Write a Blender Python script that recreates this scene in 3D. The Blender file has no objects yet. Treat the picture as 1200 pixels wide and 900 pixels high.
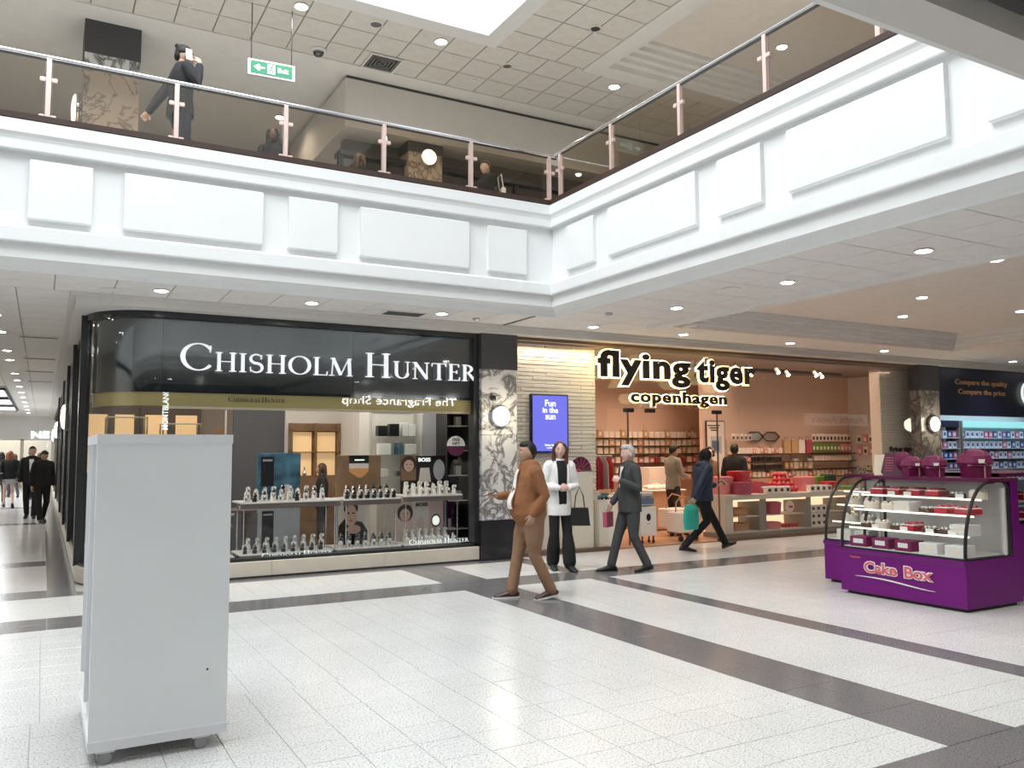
import bpy, bmesh, math, random
from mathutils import Vector, Matrix
random.seed(7)
S = bpy.context.scene
COL = S.collection
PI = math.pi
# ------------------------------------------------------------------ camera
YAW, PITCH, ROLL, FPX = 0.510756, 0.0808292, -0.0055894, 979.39
fw = Vector((math.sin(YAW)*math.cos(PITCH), math.cos(YAW)*math.cos(PITCH), math.sin(PITCH)))
r0 = Vector((math.cos(YAW), -math.sin(YAW), 0)); u0 = r0.cross(fw)
rt = r0*math.cos(ROLL) + u0*math.sin(ROLL); up = u0*math.cos(ROLL) - r0*math.sin(ROLL)
cam = bpy.data.objects.new('camera', bpy.data.cameras.new('camera')); COL.objects.link(cam)
m = Matrix((rt, up, -fw)).transposed().to_4x4(); m.translation = Vector((0, 0, 1.6))
cam.matrix_world = m
cam.data.sensor_width = 36; cam.data.lens = FPX/1200*36; cam.data.clip_start = 0.05; cam.data.clip_end = 300
S.camera = cam
# ------------------------------------------------------------------ world, daylight, exposure
W = bpy.data.worlds.new('world'); S.world = W; W.use_nodes = True
bg = W.node_tree.nodes['Background']; bg.inputs[0].default_value = (0.86, 0.93, 1, 1); bg.inputs[1].default_value = 1.1
S.view_settings.view_transform = 'Standard'; S.view_settings.look = 'None'
S.view_settings.exposure = 0.26; S.view_settings.gamma = 1.0; S.view_settings.use_curve_mapping = False
S.cycles.use_denoising = True
S.cycles.max_bounces = 8; S.cycles.diffuse_bounces = 5; S.cycles.glossy_bounces = 4
S.cycles.transparent_max_bounces = 24; S.cycles.sample_clamp_indirect = 4
def area(name, loc, sx, sy, power, col=(1, 1, 1), rot=(0, 0, 0)):
    d = bpy.data.lights.new(name, 'AREA'); d.shape = 'RECTANGLE'; d.size = sx; d.size_y = sy
    d.energy = power; d.color = col
    o = bpy.data.objects.new(name, d); COL.objects.link(o); o.location = loc; o.rotation_euler = rot
    return o
area('skylight_daylight', (0.1, 6.0, 12.1), 8.0, 6.0, 1380, (0.93, 0.97, 1))
area('corridor_skylight', (-2.3, 35, 3.44), 2.4, 13, 330, (0.93, 0.97, 1))
# ------------------------------------------------------------------ materials
MATS = {}
def P(name, col, rough=0.5, metal=0.0, emit=None, es=1.0, var=0.0, vs=6.0, bump=0.0, bs=60.0, coat=0.0, spec=0.5):
    if name in MATS: return MATS[name]
    mt = bpy.data.materials.new(name); mt.use_nodes = True; nt = mt.node_tree; N = nt.nodes; L = nt.links
    b = N['Principled BSDF']
    c = (*col, 1)
    b.inputs['Base Color'].default_value = c; b.inputs['Roughness'].default_value = rough
    b.inputs['Metallic'].default_value = metal; b.inputs['Specular IOR Level'].default_value = spec
    if coat: b.inputs['Coat Weight'].default_value = coat; b.inputs['Coat Roughness'].default_value = 0.05
    tc = None
    if var or bump: tc = N.new('ShaderNodeTexCoord')
    if var:
        n = N.new('ShaderNodeTexNoise'); n.inputs['Scale'].default_value = vs; n.inputs['Detail'].default_value = 5
        L.new(tc.outputs['Object'], n.inputs['Vector'])
        r = N.new('ShaderNodeValToRGB'); r.color_ramp.elements[0].position = 0.3; r.color_ramp.elements[1].position = 0.7
        r.color_ramp.elements[0].color = (*[max(0, x*(1-var)) for x in col], 1)
        r.color_ramp.elements[1].color = (*[min(1, x*(1+var)) for x in col], 1)
        L.new(n.outputs['Fac'], r.inputs['Fac']); L.new(r.outputs['Color'], b.inputs['Base Color'])
    if bump:
        n = N.new('ShaderNodeTexNoise'); n.inputs['Scale'].default_value = bs; n.inputs['Detail'].default_value = 3
        L.new(tc.outputs['Object'], n.inputs['Vector'])
        bp = N.new('ShaderNodeBump'); bp.inputs['Strength'].default_value = bump; bp.inputs['Distance'].default_value = 0.01
        L.new(n.outputs['Fac'], bp.inputs['Height']); L.new(bp.outputs['Normal'], b.inputs['Normal'])
    if emit is not None:
        b.inputs['Emission Color'].default_value = (*emit, 1); b.inputs['Emission Strength'].default_value = es
    MATS[name] = mt
    return mt
def glass(name, tint=(1, 1, 1), ior=1.5, rough=0.0):
    mt = bpy.data.materials.new(name); mt.use_nodes = True; nt = mt.node_tree; N = nt.nodes; L = nt.links
    N.remove(N['Principled BSDF']); out = N['Material Output']
    t = N.new('ShaderNodeBsdfTransparent'); t.inputs[0].default_value = (*tint, 1)
    g = N.new('ShaderNodeBsdfGlossy'); g.inputs['Roughness'].default_value = rough; g.inputs['Color'].default_value = (1, 1, 1, 1)
    f = N.new('ShaderNodeFresnel'); f.inputs['IOR'].default_value = ior
    mx = N.new('ShaderNodeMixShader'); 
    gm = N.new('ShaderNodeNewGeometry'); inv = N.new('ShaderNodeMath'); inv.operation = 'SUBTRACT'; inv.inputs[0].default_value = 1
    mu = N.new('ShaderNodeMath'); mu.operation = 'MULTIPLY'   # the far side of a thin pane reflects nothing more
    L.new(gm.outputs['Backfacing'], inv.inputs[1]); L.new(inv.outputs[0], mu.inputs[0]); L.new(f.outputs[0], mu.inputs[1])
    L.new(mu.outputs[0], mx.inputs[0]); L.new(t.outputs[0], mx.inputs[1]); L.new(g.outputs[0], mx.inputs[2])
    L.new(mx.outputs[0], out.inputs[0]); MATS[name] = mt
    return mt
def speckle(name, base, dark, light, scale=90, rough=0.3, lo=0.33, hi=0.62):
    mt = bpy.data.materials.new(name); mt.use_nodes = True; nt = mt.node_tree; N = nt.nodes; L = nt.links
    b = N['Principled BSDF']; b.inputs['Roughness'].default_value = rough
    ge = N.new('ShaderNodeNewGeometry')
    n = N.new('ShaderNodeTexNoise'); n.inputs['Scale'].default_value = scale; n.inputs['Detail'].default_value = 2
    L.new(ge.outputs['Position'], n.inputs['Vector'])
    r = N.new('ShaderNodeValToRGB'); e = r.color_ramp.elements
    e[0].position = lo; e[0].color = (*dark, 1); e[1].position = hi; e[1].color = (*light, 1)
    k = e.new((lo*0.6+hi*0.4)); k.color = (*base, 1)
    n2 = N.new('ShaderNodeTexNoise'); n2.inputs['Scale'].default_value = 1.3; n2.inputs['Detail'].default_value = 3
    L.new(ge.outputs['Position'], n2.inputs['Vector'])
    L.new(n.outputs['Fac'], r.inputs['Fac'])
    oi = N.new('ShaderNodeMapRange'); oi.inputs['To Min'].default_value = 0.88; oi.inputs['To Max'].default_value = 1.1
    L.new(n2.outputs['Fac'], oi.inputs['Value'])
    mx = N.new('ShaderNodeVectorMath'); mx.operation = 'SCALE'
    L.new(r.outputs['Color'], mx.inputs[0]); L.new(oi.outputs[0], mx.inputs['Scale']); L.new(mx.outputs[0], b.inputs['Base Color'])
    MATS[name] = mt
    return mt
def marble(name, base, vein, scale=1.6, width=0.06, rough=0.2):
    mt = bpy.data.materials.new(name); mt.use_nodes = True; nt = mt.node_tree; N = nt.nodes; L = nt.links
    b = N['Principled BSDF']; b.inputs['Roughness'].default_value = rough
    ge = N.new('ShaderNodeNewGeometry')
    n = N.new('ShaderNodeTexNoise'); n.inputs['Scale'].default_value = scale; n.inputs['Detail'].default_value = 7; n.inputs['Roughness'].default_value = 0.62
    n.inputs['Distortion'].default_value = 0.9
    L.new(ge.outputs['Position'], n.inputs['Vector'])
    sub = N.new('ShaderNodeMath'); sub.operation = 'SUBTRACT'; sub.inputs[1].default_value = 0.5; L.new(n.outputs['Fac'], sub.inputs[0])
    ab = N.new('ShaderNodeMath'); ab.operation = 'ABSOLUTE'; L.new(sub.outputs[0], ab.inputs[0])
    r = N.new('ShaderNodeValToRGB'); e = r.color_ramp.elements
    e[0].position = 0.0; e[0].color = (*vein, 1); e[1].position = width; e[1].color = (*base, 1)
    L.new(ab.outputs[0], r.inputs['Fac']); L.new(r.outputs['Color'], b.inputs['Base Color'])
    MATS[name] = mt
    return mt
M = MATS
P('white_paint', (0.765, 0.775, 0.775), 0.55, var=0.015, vs=2)
P('ceiling_white', (0.78, 0.77, 0.75), 0.8, var=0.03, vs=3)
P('ceiling_tile', (0.70, 0.68, 0.64), 0.9, var=0.05, vs=5, bump=0.15, bs=150)
P('ceiling_tile_low', (0.76, 0.74, 0.72), 0.9, var=0.04, vs=5, bump=0.15, bs=150)
P('ceiling_grid', (0.30, 0.285, 0.26), 0.7)
P('coffer_paint', (0.82, 0.76, 0.70), 0.8, var=0.03)
P('bulkhead_beige', (0.66, 0.63, 0.585), 0.7, var=0.02)
P('wall_taupe', (0.20, 0.17, 0.13), 0.7, var=0.04)
P('grout', (0.36, 0.36, 0.35), 0.8)
speckle('terrazzo_white', (0.63, 0.63, 0.62), (0.32, 0.32, 0.32), (0.73, 0.73, 0.72), 85, 0.2, .33, .60)
speckle('terrazzo_dark', (0.14, 0.135, 0.14), (0.085, 0.08, 0.085), (0.20, 0.195, 0.20), 110, 0.18)
marble('marble_white', (0.66, 0.65, 0.63), (0.13, 0.12, 0.12), 3.4, 0.075)
marble('marble_tan', (0.58, 0.48, 0.37), (0.16, 0.12, 0.09), 1.8, 0.03)
marble('marble_grey', (0.30, 0.27, 0.25), (0.10, 0.09, 0.08), 2.0, 0.06)
P('black_gloss', (0.012, 0.016, 0.018), 0.06, spec=0.9, coat=1.0)
P('black_satin', (0.018, 0.018, 0.02), 0.3)
P('black_stone', (0.025, 0.025, 0.027), 0.12)
P('charcoal', (0.06, 0.06, 0.065), 0.4)
P('dark_brown', (0.05, 0.028, 0.022), 0.35)
P('chrome', (0.75, 0.75, 0.77), 0.14, 1.0)
P('rose_steel', (0.80, 0.62, 0.57), 0.35, 0.6)
P('steel', (0.55, 0.55, 0.56), 0.3, 1.0)
P('gold_band', (0.42, 0.34, 0.15), 0.35, 0.5)
P('beige_stone', (0.66, 0.60, 0.50), 0.35, var=0.04)
P('lamp_white', (1, 1, 1), 0.5, emit=(1, 0.96, 0.88), es=12)
P('downlight_white', (1, 1, 1), 0.5, emit=(1, 0.97, 0.92), es=22)
P('lamp_cream', (1, 1, 1), 0.5, emit=(1, 0.86, 0.62), es=3.2)
P('skylight_glow', (1, 1, 1), 0.5, emit=(0.92, 0.96, 1), es=2.2)
glass('clear_glass', (0.97, 0.985, 0.98), 1.5)
glass('rail_glass', (0.76, 0.71, 0.64), 1.5)
glass('shop_glass', (0.97, 0.98, 0.98), 1.52)
glass('case_glass', (0.975, 0.985, 0.985), 1.4)
# ------------------------------------------------------------------ geometry helper
class MB:
    def __init__(s): s.v = []; s.f = []
    def add(s, vs, fs):
        k = len(s.v); s.v += [tuple(v) for v in vs]; s.f += [tuple(i+k for i in f) for f in fs]; return s
    def box(s, x0, y0, z0, x1, y1, z1):
        if x0 > x1: x0, x1 = x1, x0
        if y0 > y1: y0, y1 = y1, y0
        if z0 > z1: z0, z1 = z1, z0
        return s.add([(x0,y0,z0),(x1,y0,z0),(x1,y1,z0),(x0,y1,z0),(x0,y0,z1),(x1,y0,z1),(x1,y1,z1),(x0,y1,z1)],
            [(0,3,2,1),(4,5,6,7),(0,1,5,4),(1,2,6,5),(2,3,7,6),(3,0,4,7)])
    def cbox(s, c, sz, b=0.0):
        x, y, z = c; a, d, h = sz[0]/2, sz[1]/2, sz[2]/2
        if b <= 0: return s.box(x-a, y-d, z-h, x+a, y+d, z+h)
        # chamfered all round: three nested rings
        R = [(a-b, d-b, -h), (a, d, -h+b), (a, d, h-b), (a-b, d-b, h)]
        k = len(s.v); vs = []
        for (p, q, w) in R:
            e = b
            for (i, j) in ((-1,-1),(1,-1),(1,1),(-1,1)):
                vs.append((x+i*p, y+j*q, z+w))
        fs = [(3,2,1,0),(12,13,14,15)]
        for r in range(3):
            for i in range(4):
                j = (i+1) % 4; fs.append((r*4+i, r*4+j, r*4+4+j, r*4+4+i))
        return s.add(vs, fs)
    def prism(s, poly, z0, z1):
        n = len(poly); a = sum(poly[i][0]*poly[(i+1)%n][1]-poly[(i+1)%n][0]*poly[i][1] for i in range(n))
        if a < 0: poly = poly[::-1]
        vs = [(x, y, z0) for x, y in poly]+[(x, y, z1) for x, y in poly]
        return s.add(vs, [tuple(range(n))[::-1], tuple(range(n, 2*n))]+[(i, (i+1)%n, n+(i+1)%n, n+i) for i in range(n)])
    def plate(s, poly, o, u, w, t):
        # polygon in the (u, w) plane at o, thickness vector t
        n = len(poly); o, u, w, t = Vector(o), Vector(u), Vector(w), Vector(t)
        vs = [o+u*a+w*b for a, b in poly]; vs += [v+t for v in vs]
        return s.add(vs, [tuple(range(n)), tuple(range(n, 2*n))[::-1]]+[(i, n+i, n+(i+1)%n, (i+1)%n) for i in range(n)])
    def loft(s, rings, cap=True):
        n = len(rings[0]); vs = [p for r in rings for p in r]; fs = []
        for k in range(len(rings)-1):
            for i in range(n):
                j = (i+1) % n; fs.append((k*n+i, k*n+j, (k+1)*n+j, (k+1)*n+i))
        if cap: fs += [tuple(range(n))[::-1], tuple(range((len(rings)-1)*n, len(rings)*n))]
        return s.add(vs, fs)
    def tube(s, pts, r, n=8, side=None, round_ends=False):
        # r: number, list of numbers or list of (rx, ry); side: reference for rx
        pts = [Vector(p) for p in pts]
        rr = [(q, q) if not isinstance(q, tuple) else q for q in (r if isinstance(r, list) else [r]*len(pts))]
        if round_ends:
            d0 = (pts[0]-pts[1]).normalized(); d1 = (pts[-1]-pts[-2]).normalized(); a, b = rr[0], rr[-1]
            m0, m1 = min(a), min(b)
            P0 = [pts[0]+d0*m0*0.97, pts[0]+d0*m0*0.7]; P1 = [pts[-1]+d1*m1*0.7, pts[-1]+d1*m1*0.97]
            R0 = [(a[0]*.25, a[1]*.25), (a[0]*.72, a[1]*.72)]; R1 = [(b[0]*.72, b[1]*.72), (b[0]*.25, b[1]*.25)]
            pts = P0+pts+P1; rr = R0+rr+R1
        ref = Vector(side) if side is not None else None
        rings = []; prev = None
        for i, p in enumerate(pts):
            d = (pts[min(i+1, len(pts)-1)]-pts[max(i-1, 0)]).normalized()
            a = ref if ref is not None else (prev if prev is not None else (Vector((0,0,1)) if abs(d.z) < 0.9 else Vector((1,0,0))))
            u = a - d*a.dot(d)
            if u.length < 1e-4: u = d.orthogonal()
            u.normalize(); w = d.cross(u); prev = u
            rings.append([p+u*(math.cos(2*PI*k/n)*rr[i][0])+w*(math.sin(2*PI*k/n)*rr[i][1]) for k in range(n)])
        return s.loft(rings)
    def cyl(s, p0, p1, r, n=12, r2=None): return s.tube([p0, p1], [r, r if r2 is None else r2], n)
    def ell(s, c, r, nu=12, nv=8, f=None):
        vs = [(0,0,-1)]
        for j in range(1, nv):
            a = -PI/2+PI*j/nv
            for i in range(nu):
                b = 2*PI*i/nu; vs.append((math.cos(a)*math.cos(b), math.cos(a)*math.sin(b), math.sin(a)))
        vs.append((0,0,1)); fs = []
        for i in range(nu): fs.append((0, 1+(i+1)%nu, 1+i))
        for j in range(nv-2):
            for i in range(nu):
                a = 1+j*nu+i; b = 1+j*nu+(i+1)%nu; fs.append((a, b, b+nu, a+nu))
        k = 1+(nv-2)*nu; t = len(vs)-1
        for i in range(nu): fs.append((k+i, k+(i+1)%nu, t))
        if f: vs = [f(*v) for v in vs]
        return s.add([(c[0]+x*r[0], c[1]+y*r[1], c[2]+z*r[2]) for x, y, z in vs], fs)
    def lathe(s, prof, c=(0,0,0), n=16, axis='z'):
        # prof: [(radius, height)]
        rings = []
        for r, h in prof:
            ring = []
            for k in range(n):
                a = 2*PI*k/n; x, y = r*math.cos(a), r*math.sin(a)
                if axis == 'z': ring.append((c[0]+x, c[1]+y, c[2]+h))
                elif axis == 'y': ring.append((c[0]+x, c[1]+h, c[2]-y))
                else: ring.append((c[0]+h, c[1]+x, c[2]+y))
            rings.append(ring)
        return s.loft(rings)
    def xf(s, mat):
        s.v = [tuple(mat @ Vector(v)) for v in s.v]; return s
    def merge(s, o): return s.add(o.v, o.f)
    def mesh(s, name, mat=None, smooth=False):
        me = bpy.data.meshes.new(name); me.from_pydata(s.v, [], s.f)
        if mat: me.materials.append(M[mat] if isinstance(mat, str) else mat)
        if smooth:
            me.polygons.foreach_set('use_smooth', [True]*len(me.polygons))
            try: me.set_sharp_from_angle(angle=math.radians(42))
            except Exception: pass
        me.update(); return me
    def build(s, name, mat, parent=None, smooth=False, loc=None):
        o = bpy.data.objects.new(name, s.mesh(name, mat, smooth)); COL.objects.link(o)
        if parent: o.parent = parent
        if loc: o.location = loc
        return o
def fix(me):
    bm = bmesh.new(); bm.from_mesh(me); bmesh.ops.recalc_face_normals(bm, faces=bm.faces); bm.to_mesh(me); bm.free()
def tag(o, label, cat, group=None, kind=None):
    o['label'] = label; o['category'] = cat
    if group: o['group'] = group
    if kind: o['kind'] = kind
    return o
def thing(name, label, cat, loc=(0,0,0), rz=0, group=None):
    o = bpy.data.objects.new(name, None); COL.objects.link(o); o.empty_display_size = 0.1
    o.location = loc; o.rotation_euler = (0, 0, rz); return tag(o, label, cat, group)
def struct(o): o['kind'] = 'structure'; return o
def sroot(name, loc=(0,0,0)):
    o = bpy.data.objects.new(name, None); COL.objects.link(o); o.location = loc; return struct(o)
def copy_tree(o, parent=None):
    c = o.copy(); COL.objects.link(c)
    if parent: c.parent = parent
    for ch in list(o.children): copy_tree(ch, c)
    return c
class Proto:
    """first call gives the thing itself, later calls give copies of it and its parts"""
    def __init__(s, o): s.o = o; s.used = False
    def put(s, loc, rz=0.0, label=None, group=None, scale=None):
        c = copy_tree(s.o) if s.used else s.o
        s.used = True; c.location = loc; c.rotation_euler = (0, 0, rz)
        if label: c['label'] = label
        if group: c['group'] = group
        if scale: c.scale = (scale,)*3 if not isinstance(scale, tuple) else scale
        return c
# text: one flat word as mesh, fitted into width x height, facing -y unless rotated
def text_mesh(body, w, h=None, depth=0.01, bold=0.0, shear=0.0, spacing=1.0):
    c = bpy.data.curves.new('t', 'FONT'); c.body = body; c.size = 1; c.extrude = 0.02; c.offset = bold; c.shear = shear
    c.space_character = spacing; c.resolution_u = 3
    o = bpy.data.objects.new('t', c); COL.objects.link(o)
    dg = bpy.context.evaluated_depsgraph_get(); me = bpy.data.meshes.new_from_object(o.evaluated_get(dg))
    bpy.data.objects.remove(o); bpy.data.curves.remove(c)
    xs = [v.co.x for v in me.vertices]; ys = [v.co.y for v in me.vertices]
    x0, x1, y0, y1 = min(xs), max(xs), min(ys), max(ys)
    sx = w/(x1-x0); sy = (h/(y1-y0)) if h else sx
    for v in me.vertices:
        x, y, z = v.co; v.co = ((x-x0)*sx, -z/0.02*depth/2 , (y-y0)*sy)   # now in the xz plane facing -y
    return me
def text(name, body, w, h, mat, loc, parent=None, rz=0.0, depth=0.01, bold=0.0, shear=0.0, spacing=1.0, tilt=0.0):
    me = text_mesh(body, w, h, depth, bold, shear, spacing); me.name = name; me.materials.clear(); me.materials.append(M[mat])
    o = bpy.data.objects.new(name, me); COL.objects.link(o)
    if parent: o.parent = parent
    o.location = loc; o.rotation_euler = (tilt, 0, rz); return o
# serif capitals drawn with a broad pen
def serif_glyph(ch):
    T, t = 0.125, 0.034    # thick and thin strokes, unit cap height
    st = []; w = 0.7
    def bar(x0, y0, x1, y1, th): st.append(([(x0, y0), (x1, y1)], th))
    def ser(x, y, l=0.13): st.append(([(x-l, y), (x+l, y)], t))
    if ch == 'I': w = .32; bar(.16, 0, .16, 1, T); ser(.16, .022); ser(.16, .978)
    elif ch == 'H':
        w = .84; bar(.16, 0, .16, 1, T); bar(.68, 0, .68, 1, T); bar(.16, .52, .68, .52, t)
        for x in (.16, .68): ser(x, .022); ser(x, .978)
    elif ch == 'L': w = .62; bar(.16, 0, .16, 1, T); ser(.16, .978); ser(.16, .022); bar(.1, .022, .58, .022, t); bar(.585, .0, .60, .22, t)
    elif ch == 'M':
        w = 1.0; bar(.12, 0, .17, 1, t); bar(.17, 1, .50, .05, T); bar(.50, .05, .84, 1, t); bar(.86, 1, .89, 0, T)
        ser(.12, .022, .11); ser(.89, .022, .12); ser(.14, .978, .07); ser(.88, .978, .09)
    elif ch == 'N': w = .86; bar(.15, 0, .15, 1, t); bar(.15, .98, .71, .04, T); bar(.71, 0, .71, 1, t); ser(.15, .022, .11); ser(.1, .978, .08); ser(.71, .978, .11)
    elif ch == 'U':
        w = .82; bar(.16, .32, .16, 1, T); bar(.68, .3, .68, 1, t*1.2); ser(.16, .978); ser(.68, .978, .11)
        st.append(([(.16+.26-.26*math.cos(a), .32-.30*math.sin(a)) for a in [PI*i/12 for i in range(13)]], None))
    elif ch == 'T': w = .74; bar(.37, 0, .37, 1, T); bar(.03, .978, .71, .978, t); bar(.05, .99, .03, .8, t); bar(.69, .99, .71, .8, t); ser(.37, .022)
    elif ch == 'E':
        w = .62; bar(.16, 0, .16, 1, T); ser(.16, .022); bar(.1, .022, .55, .022, t); bar(.06, .978, .52, .978, t); bar(.16, .52, .44, .52, t)
        bar(.56, 0, .58, .2, t); bar(.53, 1, .53, .82, t); bar(.44, .42, .44, .62, t)
    elif ch == 'R':
        w = .74; bar(.16, 0, .16, 1, T); ser(.16, .022); ser(.14, .978, .1)
        st.append(([(.2+.30*math.sin(a)*1.0, .74+.235*math.cos(a)) for a in [PI*i/12 for i in range(13)]], None)); bar(.34, .5, .68, .0, T*.9); bar(.64, .022, .76, .022, t)
    elif ch == 'O': w = .95; st.append(([(.47+.40*math.cos(a), .5+.49*math.sin(a)) for a in [2*PI*i/28 for i in range(29)]], None))
    elif ch == 'C':
        w = .84; st.append(([(.47+.40*math.cos(a), .5+.49*math.sin(a)) for a in [math.radians(38)+math.radians(284)*i/24 for i in range(25)]], None))
        bar(.775, .68, .79, .94, t)
    elif ch == 'S':
        w = .6; st.append(([(.30+.22*math.cos(a), .74+.235*math.sin(a)) for a in [math.radians(35)+math.radians(220)*i/12 for i in range(13)]]
                          +[(.30+.23*math.cos(a), .26+.245*math.sin(a)) for a in [math.radians(75)-math.radians(220)*i/12 for i in range(13)]], 'S'))
        bar(.485, .72, .5, .95, t); bar(.09, .05, .07, .3, t)
    elif ch == ' ': w = .42
    return w, st, T, t
def serif_word(word, x0, z0, width, hbig, hsmall, depth):
    """capital and small capitals; returns an MB in the xz plane facing -y"""
    out = []; x = 0
    big = True
    for ch in word:
        h = hbig if big else hsmall
        w, st, T, t = serif_glyph(ch)
        out.append((x, h, st, T, t)); x += (w+0.06)*h
        big = ch == ' '
    k = width/x; lane = 0; letters = []
    for gx, h, st, T, t in out:
        mb = MB(); letters.append(mb)
        for pts, th in st:
            L = []; R = []; n = len(pts); lane += 1
            for i in range(n):
                a = pts[max(i-1, 0)]; b = pts[min(i+1, n-1)]; dx, dy = b[0]-a[0], b[1]-a[1]; l = math.hypot(dx, dy) or 1
                if th is None or th == 'S':
                    s_ = abs(dy/l) if th is None else abs(dx/l)*0.0+(1-abs(((i/(n-1))-.5)*2))**.7
                    q = t+(T-t)*(s_**1.6 if th is None else s_)
                else:
                    q = th
                nx, ny = -dy/l*q/2, dx/l*q/2
                L.append((pts[i][0]+nx, pts[i][1]+ny)); R.append((pts[i][0]-nx, pts[i][1]-ny))
            e = 0.0006*(lane % 5)
            for i in range(n-1):
                q = [L[i], L[i+1], R[i+1], R[i]]
                vs = [(x0+(gx+px*h)*k, -e, z0+py*h) for px, py in q]; vs += [(vx, depth, vz) for vx, _, vz in vs]
                mb.add(vs, [(0,1,2,3),(7,6,5,4),(0,4,5,1),(1,5,6,2),(2,6,7,3),(3,7,4,0)])
    return [q for q in letters if q.v]
def serif_sign(name, label, word, x0, z0, width, hb, hs, depth, mat, y):
    t = thing(name, label, 'sign', (x0, y, z0))
    for q in serif_word(word, 0, 0, width, hb, hs, depth): q.build('letter', mat, t)
    return t
# ================================================================== floor
FL = struct(MB().box(-9, -6, -0.3, 27, 52, -0.004).build('floor', 'grout'))
def tiles_in(rects, tx, ty, g, mat, name, parent, z0, z1, limit, eye, stagger=0.0, chamfer=0.0015):
    cells = []
    for (x0, x1, y0, y1) in rects:
        nx = max(1, round((x1-x0)/tx)); ny = max(1, round((y1-y0)/ty)); dx = (x1-x0)/nx; dy = (y1-y0)/ny
        for j in range(ny):
            for i in range(nx): cells.append((x0+i*dx, x0+(i+1)*dx, y0+j*dy, y0+(j+1)*dy))
    def seen(c):
        x, y = (c[0]+c[1])/2, (c[2]+c[3])/2; d = Vector((x, y, (z0+z1)/2))-Vector((0, 0, 1.6)); w = d.dot(fw)
        if w < 0.3: return None
        px, py = 600+FPX*d.dot(rt)/w, 450-FPX*d.dot(up)/w
        return d.length if -40 < px < 1240 and -40 < py < 940 else None
    a = sorted(((seen(c), c) for c in cells if seen(c)), key=lambda q: q[0])[:limit]
    near = {c for _, c in a}; mesh = {}
    top = z1 > z0
    for c in cells:
        sx, sy = c[1]-c[0]-g, c[3]-c[2]-g
        if c in near:
            k = (round(sx, 3), round(sy, 3))
            if k not in mesh: mesh[k] = MB().cbox((0, 0, 0), (sx, sy, abs(z1-z0)), min(0.0015, abs(z1-z0)*.4)).mesh(name, mat)
            o = bpy.data.objects.new(name, mesh[k]); COL.objects.link(o); o.parent = parent
            o.location = ((c[0]+c[1])/2, (c[2]+c[3])/2, (z0+z1)/2+random.uniform(-.0004, .0004))
    mb = MB()
    for c in cells:
        if c in near: continue
        x0, x1, y0, y1 = c[0]+g/2, c[1]-g/2, c[2]+g/2, c[3]-g/2
        e, f = (z1, z0)
        mb.add([(x0,y0,e),(x1,y0,e),(x1,y1,e),(x0,y1,e),(x0,y0,f),(x1,y0,f),(x1,y1,f),(x0,y1,f)],
               [(0,1,2,3),(0,4,5,1),(1,5,6,2),(2,6,7,3),(3,7,4,0)])
    if mb.v:
        o = mb.build(name, mat, parent); o['kind'] = 'stuff'
white = [(-9, 4.33, 2.92, 5.87), (-8.85, 4.33, 5.87, 8.87), (4.95, 6.08, 2.92, 5.87), (4.95, 6.08, 5.87, 8.87), (6.38, 26, 2.92, 5.87), (6.38, 26, 5.87, 8.87),
         (-9, 4.33, 9.5, 10.84), (4.95, 6.08, 9.5, 10.84), (6.38, 26, 9.5, 11.15), (-9, 26, -4, 2.3),
         (-5, .1, 11.43, 13.93), (-5, .1, 14.55, 22.2), (-5, .1, 22.8, 29), (-5, .1, 29.5, 48)]
dark = [(-9, 4.33, 8.87, 9.5), (4.33, 26, 8.87, 9.5), (-9, 26, 2.3, 2.92), (4.33, 4.95, 2.92, 8.87), (4.33, 4.95, 9.5, 10.84),
        (6.08, 6.38, 2.92, 8.87), (6.08, 6.38, 9.5, 10.84), (-5, 6.38, 10.84, 11.15), (-5, .1, 11.15, 11.43), (.1, .40, 11.15, 48),
        (-5, .1, 13.93, 14.55), (-5, .1, 22.2, 22.8), (-5, .1, 29, 29.5)]
tiles_in(white, .31, .30, .0042, 'terrazzo_white', 'white_floor_tile', FL, -0.02, 0, 300, None)
tiles_in([d for d in dark if d[1]-d[0] >= d[3]-d[2]], .6, .31, .005, 'terrazzo_dark', 'dark_floor_tile', FL, -0.02, 0, 150, None)
tiles_in([d for d in dark if d[1]-d[0] < d[3]-d[2]], .31, .6, .005, 'terrazzo_dark', 'dark_floor_tile', FL, -0.02, 0, 150, None)
P('shop_wood', (0.42, 0.24, 0.14), 0.3, var=0.2, vs=4)
P('shop_carpet', (0.33, 0.30, 0.28), 0.5, var=0.05)
struct(MB().box(6.36, 11.25, -0.02, 16.7, 16.0, 0.012).build('floor', 'shop_wood'))
struct(MB().box(0.5, 11.6, -0.02, 6.2, 17.0, 0.012).build('floor', 'shop_carpet'))
struct(MB().box(16.7, 11.15, -0.02, 25, 16.0, 0.008).build('floor', 'shop_carpet'))
tag(MB().cyl((3.97,9.19,0),(3.97,9.19,.004),.05,16).build('floor_cover', 'steel'), 'small round steel cover set in the dark floor band', 'floor cover')
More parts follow.
